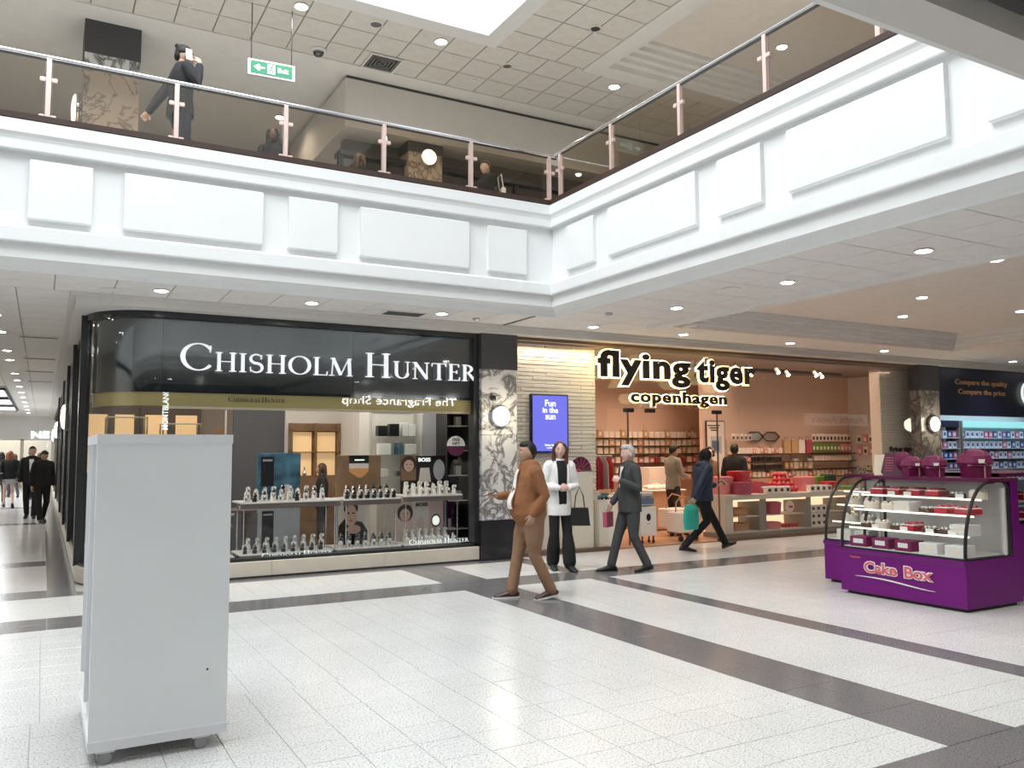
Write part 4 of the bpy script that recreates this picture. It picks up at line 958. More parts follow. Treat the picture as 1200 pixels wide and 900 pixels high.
poster('blue watery poster with a black strip on the upper window shelf', 2.60, 3.20, .965, 1.60, 'print_blue', [('print', 'print_black', ('r', .08, .28, .38, .92)), ('print', 'print_grey', ('r', .12, .82, .34, .86)), ('print', 'print_cream', ('e', .68, .15, .16, .16))])
poster('pale grey poster with a black strip on the low window deck', 2.62, 3.20, .27, .84, 'print_grey', [('print', 'print_black', ('r', .09, .05, .37, .93)), ('print', 'print_grey', ('r', .12, .82, .34, .86))])
poster('wide brown poster with a sunset picture on the upper window shelf', 3.72, 4.40, .965, 1.56, 'print_brown', [('print', 'print_black', ('r', .28, .80, .72, 1)), ('print', 'print_cream', ('r', .28, .62, .72, .80)), ('print', 'print_sunset', ('r', .28, .45, .72, .68)), ('print', 'print_brown', ('p', [(.28, .3), (.28, .6), (.42, .5), (.52, .42), (.64, .52), (.72, .62), (.72, .3)])), ('print', 'sign_white', ('r', .4, .87, .62, .9))])
poster('poster of a dark-haired man leaning on his hands, low in the window', 3.76, 4.20, .27, .91, 'print_cream', [('print', 'print_black', ('p', [(0, .0), (0, .42), (.2, .58), (.8, .5), (1, .3), (1, 0)]))]+face(.42, .66, 1.5, .75, True)+[('printed_hands', 'skin_print', ('e', .52, .34, .24, .10))])
poster('black poster with the word BOSS and a reclining figure on the upper window shelf', 4.72, 5.46, .975, 1.545, 'print_black', [('print', 'print_brown', ('r', .0, .35, .33, 1))]+face(.17, .75, .8, .9)+[('print', 'print_cream', ('p', [(.38, .3), (.42, .68), (.62, .68), (.66, .3)])), ('print', 'print_grey', ('e', .84, .62, .13, .28))])
text('poster_lettering', 'BOSS', .20, .06, 'sign_white', (5.0, 11.852, 1.455), bpy.data.objects['poster_stand.004'] if False else None, bold=.03); tag(bpy.data.objects['poster_lettering'], 'white word BOSS on the black poster', 'lettering')
poster('pale pink poster with the word BOSS and a watch, low in the window', 4.66, 5.42, .27, .87, 'print_pink', [('print', 'print_cream', ('r', .32, .05, .68, .98))]+face(.17, .66, .8, .9)+[('print', 'print_brown', ('e', .83, .48, .11, .17)), ('print', 'sign_white', ('e', .83, .48, .08, .12)), ('print', 'print_pink', ('p', [(.42, .15), (.42, .5), (.5, .62), (.56, .5), (.56, .15)]))])
o = text('poster_lettering', 'BOSS', .20, .055, 'print_black', (4.96, 11.852, .78), bold=.03); tag(o, 'black word BOSS on the pale pink poster', 'lettering')
# stands: c-shaped cushions with watches, rings on cones, bracelets on bars
def watch_proto():
    t = thing('display_watch', 'watch on a cushion stand', 'watch')
    MB().tube([(.018*math.cos(a), 0, .055+.03*math.sin(a)) for a in [-1.2+5.2*i/8 for i in range(9)]], [(.018, .011)]*9, 8, side=(0,1,0), round_ends=True).build('cushion', 'ivory', t, True)
    MB().cbox((0, 0, .012), (.045, .05, .024), .004).build('base', 'ivory', t)
    MB().lathe([(.021, -.032), (.023, -.038), (.021, -.044)], (0, 0, .075), 14, 'y').build('case', 'watch_metal', t, True)
    MB().cyl((0, -.0445, .075), (0, -.046, .075), .018, 14).build('dial', 'card_white', t)
    MB().box(-.012, -.042, .02, .012, -.034, .06).build('strap', 'watch_metal', t)
    return t
def cone_proto():
    t = thing('ring_stand', 'ring on a cone', 'jewellery'); MB().lathe([(.022, 0), (.018, .02), (.009, .075), (.003, .08)], n=10).build('cone', 'ivory', t, True)
    MB().lathe([(.013, .038), (.017, .043), (.013, .048)], n=12).build('ring', 'watch_metal', t, True); return t
def dark_watch():
    t = thing('display_watch', 'dark watch on a block', 'watch'); MB().cbox((0, 0, .025), (.05, .05, .05), .006).build('block', 'black_satin', t)
    MB().lathe([(.026, -.02), (.028, -.027), (.024, -.034)], (0, 0, .072), 14, 'y').build('case', 'watch_metal', t, True); MB().cyl((0, -.034, .072), (0, -.036, .072), .021, 12).build('dial', 'print_black', t)
    MB().box(-.012, -.03, .03, .012, -.02, .11).build('strap', 'black_satin', t); return t
WP, RP, DP = Proto(watch_proto()), Proto(cone_proto()), Proto(dark_watch())
def cluster(x0, x1, z, n, kinds, where, ys=(11.49, 11.58, 11.67, 11.76)):
    for i in range(n):
        k = kinds[i % len(kinds)]; x = x0+(x1-x0)*(i+.5)/n; row = i % len(ys); y = ys[row]; rise = (.0, .03, .06, .09)[row]
        pr, lab = {'w': (WP, 'watch on a pale cushion stand'), 'r': (RP, 'ring on a small pale cone'), 'd': (DP, 'watch on a black block')}[k]
        if rise:
            r_ = RISER.put((x, y, z)); r_.scale = (1, 1, rise/.03)
            r_['label'] = 'small pale riser block '+where; r_['group'] = 'riser blocks '+where
        pr.put((x, y, z+rise), random.uniform(-.25, .25), lab+' '+where, 'pieces '+where, random.uniform(.95, 1.18))
rb = MB().cbox((0, 0, .015), (.06, .06, .03), .003).build('riser_block', 'deck_white'); tag(rb, 'small pale riser block', 'riser'); RISER = Proto(rb)
cluster(2.36, 3.5, .95, 40, 'wwrwd', 'below the blue poster'); cluster(3.75, 4.5, .95, 30, 'dwdr', 'below the brown poster'); cluster(4.66, 5.48, .97, 30, 'wrw', 'below the black poster')
cluster(2.36, 3.5, .27, 36, 'dwrw', 'below the grey poster'); cluster(3.66, 4.5, .27, 28, 'wddr', 'below the portrait poster'); cluster(4.66, 5.46, .27, 30, 'wrrw', 'below the pink poster')
cluster(1.55, 2.2, .93, 9, 'wr', 'on the left upper shelf', (12.3, 12.42)); cluster(1.0, 2.2, .24, 10, 'wr', 'on the left low deck', (11.65, 11.8))
tag(MB().cbox((2.38, 11.48, .33), (.08, .01, .11)).build('name_card', 'card_white'), 'white name card standing on the low deck at the left of the grey poster', 'card')
tag(MB().cbox((5.12, 11.46, .30), (.24, .01, .05)).build('name_card', 'card_white'), 'white name card in front of the pink poster', 'card')
t = thing('hanging_sign', 'round FREE GIFT sign, white above and dark purple below, hanging in the window', 'sign', (5.40, 11.36, 1.72))
MB().plate([(.15*math.cos(a), .15*math.sin(a)) for a in [PI*i/14 for i in range(15)]], (0, 0, -.03), (1,0,0), (0,0,1), (0,.01,0)).build('upper_half', 'card_white', t)
MB().plate([(.15*math.cos(a), .15*math.sin(a)) for a in [-PI*i/14 for i in range(15)]], (0, 0, -.031), (1,0,0), (0,0,1), (0,.01,0)).build('lower_half', 'purple_dark', t)
MB().cyl((0, .005, .11), (0, .005, .46), .002, 5).build('wire', 'black_satin', t)
text('lettering', 'FREE', .13, .04, 'print_black', (-.065, -.003, .045), t, bold=.02, shear=.2, depth=.003); text('lettering', 'GIFT', .13, .04, 'print_black', (-.065, -.003, -.012), t, bold=.02, shear=.2, depth=.003)
# inside the jeweller's
P('amber_glow', (.9, .6, .3), .5, emit=(1, .66, .34), es=.35); P('cabinet_pale', (.55, .52, .46), .5)
t = thing('wall_cabinet', 'glazed pale wall cabinet with boxes on the rear wall of the jeweller', 'cabinet', (5.02, 12.98, 0))
MB().box(-.40, 0, .9, -.36, .02, 2.3).box(.36, 0, .9, .40, .02, 2.3).box(-.36, 0, .9, .36, .02, .94).box(-.36, 0, 2.26, .36, .02, 2.3).build('frame', 'cabinet_pale', t)
MB().box(-.36, -.30, .94, .36, -.295, 2.26).build('glass_door', 'clear_glass', t); MB().box(-.38, -.3, 0, .38, 0, .9).build('base', 'cabinet_pale', t)
for z in (1.2, 1.55, 1.85): MB().box(-.36, -.28, z, .36, 0, z+.012).build('shelf', 'case_glass', t)
for k, (x, z, w_, h_, m_) in enumerate([(-.24, 1.862, .16, .17, 'print_black'), (-.04, 1.862, .16, .20, 'print_black'), (.15, 1.862, .1, .22, 'card_white'), (.27, 1.862, .12, .2, 'card_white'), (-.2, 1.562, .2, .18, 'card_white'), (.05, 1.562, .1, .2, 'print_blue'), (.24, 1.562, .2, .17, 'card_white'), (-.2, 1.212, .12, .12, 'ivory'), (.1, 1.212, .2, .1, 'steel')]):
    tag(MB().cbox((5.02+x, 12.86, z+h_/2), (w_, .12, h_), .006).build('display_carton', m_), 'small display carton on a shelf of the glazed wall cabinet', 'carton', 'cartons in the wall cabinet')
tag(MB().cbox((5.80, 12.975, 1.9), (.52, .05, .75), .01).build('wall_panel', 'print_grey'), 'plain pale grey panel on the rear wall of the jeweller', 'panel')
t = thing('wall_cabinet', 'amber lit brown cabinet at the back of the jeweller', 'cabinet', (4.02, 14.1, 0))
MB().box(-.42, 0, 0, .42, .05, 2.1).build('back_panel', 'print_brown', t)
for x in (-.21, .2): MB().box(x-.17, -.02, 1.2, x+.17, -.01, 1.95).build('lit_niche', 'amber_glow', t)
for x in (-.42, -.01, .39): MB().box(x-.0, -.15, 0, x+.03, 0, 2.1).build('upright', 'print_brown', t)
for z in (1.2, 1.6, 1.97): MB().box(-.42, -.15, z, .42, 0, z+.02).build('shelf', 'print_brown', t)
MB().box(-.42, -.16, 0, .42, 0, 1.2).build('base', 'print_brown', t)
for k in range(2): tag(MB().lathe([(.03, 0), (.035, .04), (.012, .09), (.012, .14)], (3.85+.36*k, 14.03, 1.22), 10).build('bottle', 'steel'), 'small silver bottle in the amber lit cabinet', 'bottle', 'bottles in the amber cabinet')
P('leather_grey', (.20, .19, .18), .5)
def chair(loc, rz, label):
    t = thing('armchair', label, 'chair', loc, rz, 'chairs inside the jeweller')
    MB().cbox((0, 0, .44), (.46, .46, .09), .03).build('seat', 'leather_grey', t)
    MB().tube([(-.24, -.05, .62), (-.22, .2, .68), (0, .26, .70), (.22, .2, .68), (.24, -.05, .62)], [(.03, .09)]*5, 10, side=(0,0,1) if False else None, round_ends=True).build('backrest', 'leather_grey', t, True)
    for x in (-.19, .19):
        for y in (-.19, .19): MB().cyl((x, y, .01), (x*.9, y*.9, .42), .013, 7).build('leg', 'black_satin', t)
chair((3.25, 13.3, .012), .3, 'grey tub chair inside the jeweller, nearer the window'); chair((2.35, 13.72, .012), -.5, 'grey tub chair inside the jeweller, farther left')
t = thing('consultation_table', 'dark table with chairs inside the jeweller', 'table', (2.2, 13.0, .012)); MB().cbox((0, 0, .74), (1.2, .55, .04), .01).build('top', 'deck_dark', t)
for x in (-.5, .5): MB().box(x-.03, -.2, 0, x+.03, .2, .72).build('leg', 'deck_dark', t)
for k, x in enumerate((-.3, .1, .45)): tag(MB().cbox((2.2+x, 13.0, .792), (.1, .1, .04), .005).build('jewellery_tray', 'ivory'), 'small pale tray on the table inside the jeweller', 'tray', 'trays on the jeweller table')
for x0, h_, n_ in [(.9, 2.2, 'left'), (1.75, 2.1, 'right')]:
    t = thing('glass_showcase', 'tall glass showcase inside the curved '+n_+' part of the jeweller window', 'showcase', (x0+.3, 15.3, .012))
    for a, b in ((-.3, -.2), (.3, -.2), (-.3, .2), (.3, .2)): MB().box(a-.012, b-.012, 0, a+.012, b+.012, h_).build('upright', 'chrome', t)
    for z in (.5, 1.1, 1.6, h_): MB().box(-.3, -.2, z-.01, .3, .2, z).build('shelf', 'deck_white', t)
    MB().box(-.3, -.21, .5, .3, -.205, h_).build('front_glass', 'clear_glass', t)

# further fittings inside the jeweller's
t = thing('display_column', 'black display column with lit glass shelves at the right end of the jeweller', 'display column', (5.86, 12.45, .012))
MB().box(-.2, .18, 0, .2, .22, 2.3).build('back_panel', 'black_satin', t)
for x in (-.2, .18): MB().box(x, -.2, 0, x+.02, .2, 2.3).build('side_frame', 'black_satin', t)
for z in (.35, .8, 1.2, 1.6, 2.0, 2.28): MB().box(-.18, -.19, z, .18, .18, z+.015).build('shelf', 'deck_white', t)
for z in (.365, .815, 1.215, 1.615, 2.015):
    for k, x in enumerate((-.1, .08)): tag(MB().cbox((5.86+x, 12.45, z+.012+.075), (.10, .08, .15), .006).build('display_carton', ['print_black', 'card_white', 'print_blue', 'ivory'][(k+int(z*10)) % 4]), 'small carton on a shelf of the black display column', 'carton', 'cartons in the black column')
for k, (x0, x1, lab) in enumerate([(.62, 1.5, 'dark'), (1.55, 2.6, 'dark second')]):
    t = thing('wall_cabinet', lab+' cabinet with amber niches at the far left of the jeweller', 'cabinet', ((x0+x1)/2, 16.75, .012)); h = (x1-x0)/2
    MB().box(-h, -.3, 0, h, 0, 1.1).build('base', 'deck_dark', t); MB().box(-h, -.05, 1.1, h, 0, 2.5).build('back_panel', 'deck_dark', t)
    for q in (-.5, .5): MB().box(q*h-.36*h, -.06, 1.25, q*h+.36*h, -.05, 2.3).build('lit_niche', 'amber_glow', t)
    for z in (1.55, 1.9): MB().box(-h, -.25, z, h, -.06, z+.02).build('shelf', 'case_glass', t)
t = thing('floor_counter', 'long pale glass-topped counter inside the left part of the jeweller', 'counter', (1.6, 13.9, .012)); MB().cbox((0, 0, .44), (1.3, .5, .86), .01).build('body', 'cabinet_pale', t); MB().cbox((0, 0, .96), (1.3, .5, .16), .005).build('glass_top', 'case_glass', t)
t = thing('wood_panel', 'tall tan wooden panel standing left of the blue poster', 'panel', (2.5, 14.4, .012)); MB().box(-.05, -.04, 0, .09, .04, 2.0).build('board', 'print_brown', t); MB().box(.12, -.03, .0, .14, .03, 2.3).build('bright_edge', 'ivory', t)
# ================================================================== gift shop: window side
P('pedestal', (.84, .76, .65), .5); P('niche_glow', (.9, .7, .5), .6, emit=(1, .66, .42), es=1.0); P('counter_frame', (.62, .56, .48), .5); P('kick_grey', (.24, .22, .20), .5)
P('red', (.55, .03, .045), .4); P('pink', (.75, .26, .28), .5); P('dark_pink', (.42, .07, .12), .5); P('wicker', (.50, .26, .13), .7, var=.3, vs=30); P('green', (.16, .30, .04), .5); P('deep_green', (.03, .07, .03), .5)
P('white_pack', (.82, .76, .70), .5); P('tan_pack', (.55, .36, .20), .6); P('dark_pack', (.05, .035, .03), .4); P('orange_pack', (.72, .42, .24), .5); P('teal', (.03, .42, .33), .45); P('blue_pack', (.10, .18, .28), .5)
tag(MB().cbox((8.10, 11.39, .41), (.36, .26, .80), .004).build('pedestal', 'pedestal'), 'short white pedestal by the gift shop entrance with toy cars on it', 'pedestal')
tag(MB().cbox((7.62, 11.33, .64), (.36, .14, 1.26), .004).build('pedestal', 'pedestal'), 'tall narrow pale pedestal under the half-round fan', 'pedestal')
def toy(loc, mat, label, rz=0):
    t = thing('toy_truck', label, 'toy', loc, rz); MB().cbox((0, 0, .045), (.16, .07, .04), .008).build('body', mat, t); MB().cbox((.04, 0, .085), (.07, .065, .045), .012).build('cab', mat, t)
    for x in (-.05, .05):
        for y in (-.036, .036): MB().lathe([(.02, -.008), (.02, .008)], (x, y, .02), 10, 'y').build('wheel', 'black_satin', t)
toy((8.02, 11.31, .81), 'blue_pack', 'blue toy truck on the short pedestal', .3); toy((8.12, 11.40, .81), 'green', 'green toy truck on the short pedestal', -.4); toy((8.22, 11.31, .81), 'white_pack', 'white toy truck on the short pedestal', .1)
t = thing('display_fan', 'half-round dark purple fan with a pale rim on the tall pedestal', 'ornament', (7.62, 11.33, 1.27))
MB().plate([(.20*math.cos(a), .03+.21*math.sin(a)) for a in [PI*i/18 for i in range(19)]], (0, 0, 0), (1,0,0), (0,0,1), (0,.015,0)).build('leaf', 'purple_dark', t)
for k in range(7):
    a = PI*(k+.5)/7; MB().tube([(.04*math.cos(a), -.004, .03+.04*math.sin(a)), (.19*math.cos(a), -.004, .03+.2*math.sin(a))], .003, 5).build('rib', 'pink', t)
MB().box(-.21, -.01, 0, .21, .03, .035).build('foot', 'steel', t); MB().ell((-.06, -.03, .02), (.03, .03, .03), 10, 6).build('knob', 'red', t, True)
t = thing('basket', 'small red and white round basket behind the brown jacket man', 'basket', (6.78, 11.40, .955)); MB().cbox((0, 0, .14), (.3, .09, .28), .01).build('plinth', 'pedestal', t)
MB().lathe([(.09, .28), (.12, .36), (.12, .40), (.10, .40)], n=16).build('bowl', 'white_pack', t, True); MB().tube([(.11*math.cos(a), 0, .39+.10*math.sin(a)) for a in [PI*i/8 for i in range(9)]], .01, 6).build('handle', 'red', t, True)
# long counter with lit niches
ct = thing('display_counter', 'long pale counter with lit niches in the gift shop window', 'counter', (12.9, 11.68, 0)); Lc = 2.13; x0c = -Lc
MB().box(-Lc, -.30, .0, Lc, .30, .10).build('kick', 'kick_grey', ct); MB().box(-Lc, -.32, .70, Lc, .32, .79).build('worktop', 'counter_frame', ct)
MB().box(-Lc, .25, .10, Lc, .30, .70).build('back_panel', 'niche_glow', ct)
MB().box(-Lc, -.3, .10, Lc, .25, .125).build('floor_panel', 'counter_frame', ct)
nich = [(10.95, 11.60), (11.78, 12.82), (12.97, 13.95), (14.1, 14.9)]
edges = [10.77]+[v for n in nich for v in n]+[15.03]
for i in range(0, len(edges), 2): MB().box(edges[i]-12.9, -.305, .125, edges[i+1]-12.9, .25, .70).build('divider', 'kick_grey' if i else 'counter_frame', ct)
for a, b in nich: MB().box(a-12.9, -.28, .385, b-12.9, .25, .40).build('niche_shelf', 'counter_frame', ct)
for a, b in nich:
    mb = MB(); MB().box(a-12.9, -.315, .67, b-12.9, -.30, .70).build('niche_lamp', 'niche_glow', ct)
def basket_proto(mat):
    t = thing('basket', 'basket', 'basket')
    outer = [(.15, 0), (.17, .13), (.175, .135), (.16, .13), (.14, .015)]
    rings = [[(1.25*r*math.copysign(abs(math.cos(a))**.5, math.cos(a)), r*math.copysign(abs(math.sin(a))**.5, math.sin(a)), z) for a in [2*PI*i/16 for i in range(16)]] for r, z in outer]
    MB().loft(rings).build('body', mat, t, True)
    MB().tube([(.21*math.cos(a), .168*math.sin(a), .135) for a in [2*PI*i/16 for i in range(17)]], .008, 6).build('rim', mat, t, True); return Proto(t)
BK = {m_: basket_proto(m_) for m_ in ('wicker', 'red', 'pink', 'dark_pink')}
nm = {'wicker': 'brown wicker', 'red': 'bright red', 'pink': 'pink', 'dark_pink': 'dark pink'}
BK['wicker'].put((11.25, 11.62, .40), 0, 'brown wicker basket on the upper shelf of the first lit niche'); BK['wicker'].put((11.27, 11.62, .125), 0, 'brown wicker basket on the floor of the first lit niche')
BK['red'].put((11.50, 11.76, .79), .1, 'bright red basket on the counter, nearest the door post', None, (1.0, 1.0, 2.0)); BK['pink'].put((11.04, 11.76, .79), .1, 'pink basket at the door end of the counter', None, (1.0, 1.0, 2.3))
BK['dark_pink'].put((11.27, 11.46, .79), -.1, 'dark pink basket in front of the bright red one on the counter', None, (.8, .8, 1.6))
BK['red'].put((11.48, 11.76, 1.07), .1, 'bright red basket stacked on top of the others on the counter', None, 1.0)
BK['dark_pink'].put((12.1, 11.55, .40), 0, 'dark pink basket in the second lit niche')
BK['pink'].put((12.05, 11.55, .125), 0, 'pink basket on the floor of the second lit niche', None, .9); BK['pink'].put((13.22, 11.76, .79), .1, 'pink basket on the counter right of the red balls', None, (1.0, 1.0, 2.0))
BK['red'].put((13.66, 11.52, .79), 0, 'bright red basket on the counter right of the red balls', None, (.8, .8, 1.3))
def pack_proto(mat, w, d, h, front, name='carton'):
    t = thing(name, 'carton', 'carton'); MB().cbox((0, 0, h/2), (w, d, h), min(w, d, h)*.06).build('box', mat, t); MB().cbox((0, -d/2-.001, h*.5), (w*.55, .002, h*.45)).build('print', front, t); return Proto(t)
pw = pack_proto('white_pack', .13, .1, .13, 'dark_pack')
for i in range(3):
    for j in range(2): pw.put((13.12+.15*i, 11.5, .40+.0 if j == 0 else .125), 0, 'white carton with a dark print in the third lit niche', 'white cartons in the third niche')
for i in range(3): pw.put((13.12+.15*i, 11.5, .255), 0, 'white carton with a dark print in the third lit niche', 'white cartons in the third niche')
for i in range(4): pw.put((11.9+.16*i, 11.44, .79), 0, 'white carton with a dark print along the front of the counter', 'white cartons on the counter')
for i in range(4): pw.put((13.05+.16*i, 11.44, .79), 0, 'white carton with a dark print right of the red balls', 'white cartons right of the red balls')
def ball(mat):
    t = thing('bauble', 'ball', 'ball'); MB().ell((0, 0, .055), (.055, .055, .055), 12, 8).build('ball', mat, t, True); MB().cyl((0, 0, .105), (0, 0, .12), .012, 8).build('cap', 'white_pack', t); return Proto(t)
RB = ball('red')
k = 0
for lay, n in enumerate((5, 4, 3, 2)):
    for j in range(3 if lay < 2 else 2):
        for i in range(n): RB.put((12.40+.112*i+.056*lay, 11.62+.112*j+.05*lay, .79+.09*lay), 0, 'shiny red ball in the pile on the gift shop counter', 'red balls on the counter')
for i in range(5): RB.put((12.38+.09*i, 11.55, .125), 0, 'red ball in the second lit niche', 'red balls in the second niche', .78)
t = thing('tray', 'wide dark pink sloping tray beside the red balls', 'tray', (12.05, 11.72, .79), .2); MB().plate([(-.28, 0), (-.22, .22), (.30, .14), (.24, 0)], (0, -.12, 0), (1,0,0), (0,0,1), (0,.24,0)).build('body', 'dark_pink', t); MB().box(-.22, -.14, .1, .25, -.12, .13).build('label', 'white_pack', t)
tag(MB().cbox((13.70, 11.83, .93), (.22, .2, .28), .01).build('carton', 'green'), 'green carton on the gift shop counter', 'carton'); tag(MB().cbox((13.92, 11.75, .96), (.24, .2, .34), .03).build('hamper', 'deep_green'), 'dark green rounded hamper on the gift shop counter', 'hamper')
tag(MB().cbox((14.3, 11.68, .83), (.3, .24, .08), .01).build('tray', 'green'), 'low green tray at the right of the gift shop counter', 'tray')
t = thing('photo_frame', 'white frame in the second lit niche with a red print', 'frame', (12.55, 11.52, .40)); MB().ell((0, 0, .12), (.12, .03, .12), 14, 8).build('shell', 'white_pack', t, True); MB().cbox((0, -.03, .12), (.1, .01, .04)).build('print', 'red', t)
# ------------------------------------------------------------------ racks of goods on the walls
def rack(label, x0, x1, y, zs, face='-y', d=.22):
    t = thing('wall_rack', label, 'rack', ((x0+x1)/2, y, 0)); h = (x1-x0)/2
    for i, z in enumerate(zs): MB().box(-h, -d, z-.018, h, 0, z).build('shelf', 'counter_frame', t); MB().box(-h, -d-.004, z-.022, h, -d, z+.002).build('shelf_edge', 'dark_pack', t)
    for x in (-h, 0, h-.02): MB().box(x, -.02, .0, x+.02, 0, zs[-1]+.3).build('upright', 'counter_frame', t)
    MB().box(-h, -.24, 0, h, 0, .1).build('base', 'counter_frame', t)
    return t
def hang_proto(mat, front):   # flat packet on a hook
    t = thing('packet', 'packet', 'packet'); MB().cbox((0, 0, -.07), (.085, .025, .14), .008).build('packet', mat, t); MB().cbox((0, -.014, -.08), (.05, .002, .06)).build('print', front, t)
    MB().cyl((0, .04, .005), (0, -.02, .005), .003, 5).build('hook', 'steel', t); return Proto(t)
def jar_proto(mat, top):
    t = thing('jar', 'jar', 'jar'); MB().lathe([(.028, 0), (.032, .01), (.032, .08), (.022, .10)], n=10).build('body', mat, t, True); MB().cyl((0, 0, .10), (0, 0, .125), .02, 10).build('lid', top, t); return Proto(t)
def bag_proto(mat):
    t = thing('gift_bag', 'bag', 'bag'); MB().plate([(-.06, 0), (-.06, .2), (.06, .2), (.06, 0)], (0, -.03, 0), (1,0,0), (0,0,1), (0,.06,0)).build('body', mat, t)
    MB().tube([(-.03, 0, .2), (-.025, 0, .24), (.025, 0, .24), (.03, 0, .2)], .003, 5).build('handle', 'dark_pack', t); return Proto(t)
G = {'w': pack_proto('white_pack', .10, .08, .12, 'cream'), 't': pack_proto('tan_pack', .10, .06, .16, 'white_pack'), 'o': pack_proto('orange_pack', .12, .06, .14, 'white_pack'), 'p': pack_proto('pink', .1, .08, .1, 'white_pack'),
     'hw': hang_proto('white_pack', 'dark_pack'), 'hg': hang_proto('green', 'white_pack'), 'hp': hang_proto('pink', 'white_pack'), 'j': jar_proto('dark_pack', 'white_pack'), 'g': jar_proto('red', 'white_pack'), 'b': bag_proto('tan_pack'), 'bw': bag_proto('white_pack'), 'bd': bag_proto('dark_pink')}
gn = {'w': 'white carton', 't': 'tan carton', 'o': 'orange carton', 'p': 'pink carton', 'hw': 'white packet on a hook', 'hg': 'green packet on a hook', 'hp': 'pink packet on a hook', 'j': 'small dark jar', 'g': 'small red jar', 'b': 'tan paper bag', 'bw': 'white paper bag', 'bd': 'dark pink paper bag'}
def row(x0, x1, y, z, step, ks, where, sc=1.0, rz=0.0, axis='x'):
    n = int(abs(x1-x0)/step)
    for i in range(n):
        k = ks[i % len(ks)]; q = x0+(i+.5)*(x1-x0)/n
        G[k].put((q, y, z) if axis == 'x' else (y, q, z), rz+random.uniform(-.08, .08), gn[k]+' '+where, 'goods '+where, sc)
rack('rear wall rack of small goods behind the gift shop till', 10.7, 13.7, 15.5, [1.10, 1.33, 1.54, 1.72, 1.90])
row(10.75, 13.65, 15.36, 1.10, .155, ['p', 'w', 'g', 'w', 'p'], 'on the lowest shelf of the rear rack', 1.15); row(10.75, 13.65, 15.36, 1.33, .155, ['g', 'w', 'p', 'w', 'p'], 'on the second shelf of the rear rack', 1.15)
row(10.75, 13.65, 15.36, 1.54, .155, ['w', 'w', 'w', 't'], 'on the third shelf of the rear rack', 1.15); row(10.75, 13.65, 15.36, 1.72, .155, ['w', 'w', 'o', 'w', 'w'], 'on the fourth shelf of the rear rack', 1.15)
row(10.75, 13.65, 15.36, 1.90, .16, ['t', 'w', 'w', 'w'], 'on the top shelf of the rear rack', 1.15)
t = thing('framed_poster', 'framed white poster with a blue jar picture inside the gift shop', 'poster', (12.42, 13.36, 1.0)); MB().cbox((0, .01, .62), (.52, .03, 1.22), .004).build('frame', 'dark_pack', t); MB().cbox((0, -.008, .62), (.48, .004, 1.18)).build('sheet', 'white_pack', t)
MB().cbox((0, -.012, .72), (.3, .003, .36), .0).build('print', 'print_grey', t); MB().cbox((-.02, -.016, .70), (.2, .003, .22)).build('print', 'blue_pack', t)
for k in range(3): MB().cbox((-.05, -.012, 1.13-.05*k), (.34-.08*k, .003, .022)).build('text_line', 'dark_pack', t)
rack('long wall rack of mixed goods along the right part of the gift shop', 12.75, 16.6, 13.4, [1.02, 1.19, 1.36, 1.53])
row(12.8, 13.5, 13.28, 1.53, .112, ['w', 'hw', 'w'][:1], 'on the top shelf left of the black hexagon mirrors'); row(12.8, 13.4, 13.3, 1.95, .1, ['hw'], 'hanging above the left rack shelf')
row(13.35, 14.25, 13.27, 1.36, .075, ['j'], 'in two dark rows under the hexagon mirrors'); row(13.35, 14.25, 13.27, 1.53, .11, ['p', 'w', 't'], 'just under the hexagon mirrors'); row(13.35, 14.25, 13.27, 1.19, .075, ['j'], 'in the lower dark row under the hexagon mirrors')
row(14.3, 15.2, 13.27, 1.53, .19, ['b', 'b', 'bw', 'bd', 'bd'], 'on the top shelf of the right rack', 1.5); row(14.3, 15.2, 13.27, 1.19, .14, ['t', 't', 'bw'], 'on the middle shelf of the right rack', 1.1)
row(15.25, 16.55, 13.3, 1.97, .115, ['hw'], 'hanging in the top right row', 1.25); row(15.25, 16.2, 13.3, 1.74, .107, ['hg'], 'hanging in the green row', 1.2); row(16.2, 16.58, 13.3, 1.74, .1, ['hp'], 'hanging right of the green row', 1.3)
row(15.25, 16.5, 13.27, 1.36, .112, ['w'], 'on the white row under the green packets'); row(12.8, 16.5, 13.27, 1.02, .13, ['w', 'w', 'p', 't', 'w'], 'on the lowest shelf of the right rack')
row(12.8, 13.3, 13.27, 1.19, .12, ['w', 't'], 'on the left lower rack shelves'); row(12.8, 13.3, 13.27, 1.36, .12, ['w', 'p'], 'on the left middle rack shelves')
for k, x in enumerate((13.55, 14.05)):
    t = thing('hexagon_mirror', ('left' if k == 0 else 'right')+' of the two black framed hexagon mirrors on the gift shop wall', 'mirror', (x, 13.36, 1.90))
    a6 = [PI/3*i for i in range(7)]; MB().tube([(.26*math.cos(a), 0, .11*math.sin(a)) for a in a6], .014, 6).build('frame', 'dark_pack', t); MB().plate([(.25*math.cos(a), .10*math.sin(a)) for a in a6[:6]], (0, .01, 0), (1,0,0), (0,0,1), (0,.01,0)).build('mirror', 'steel', t)
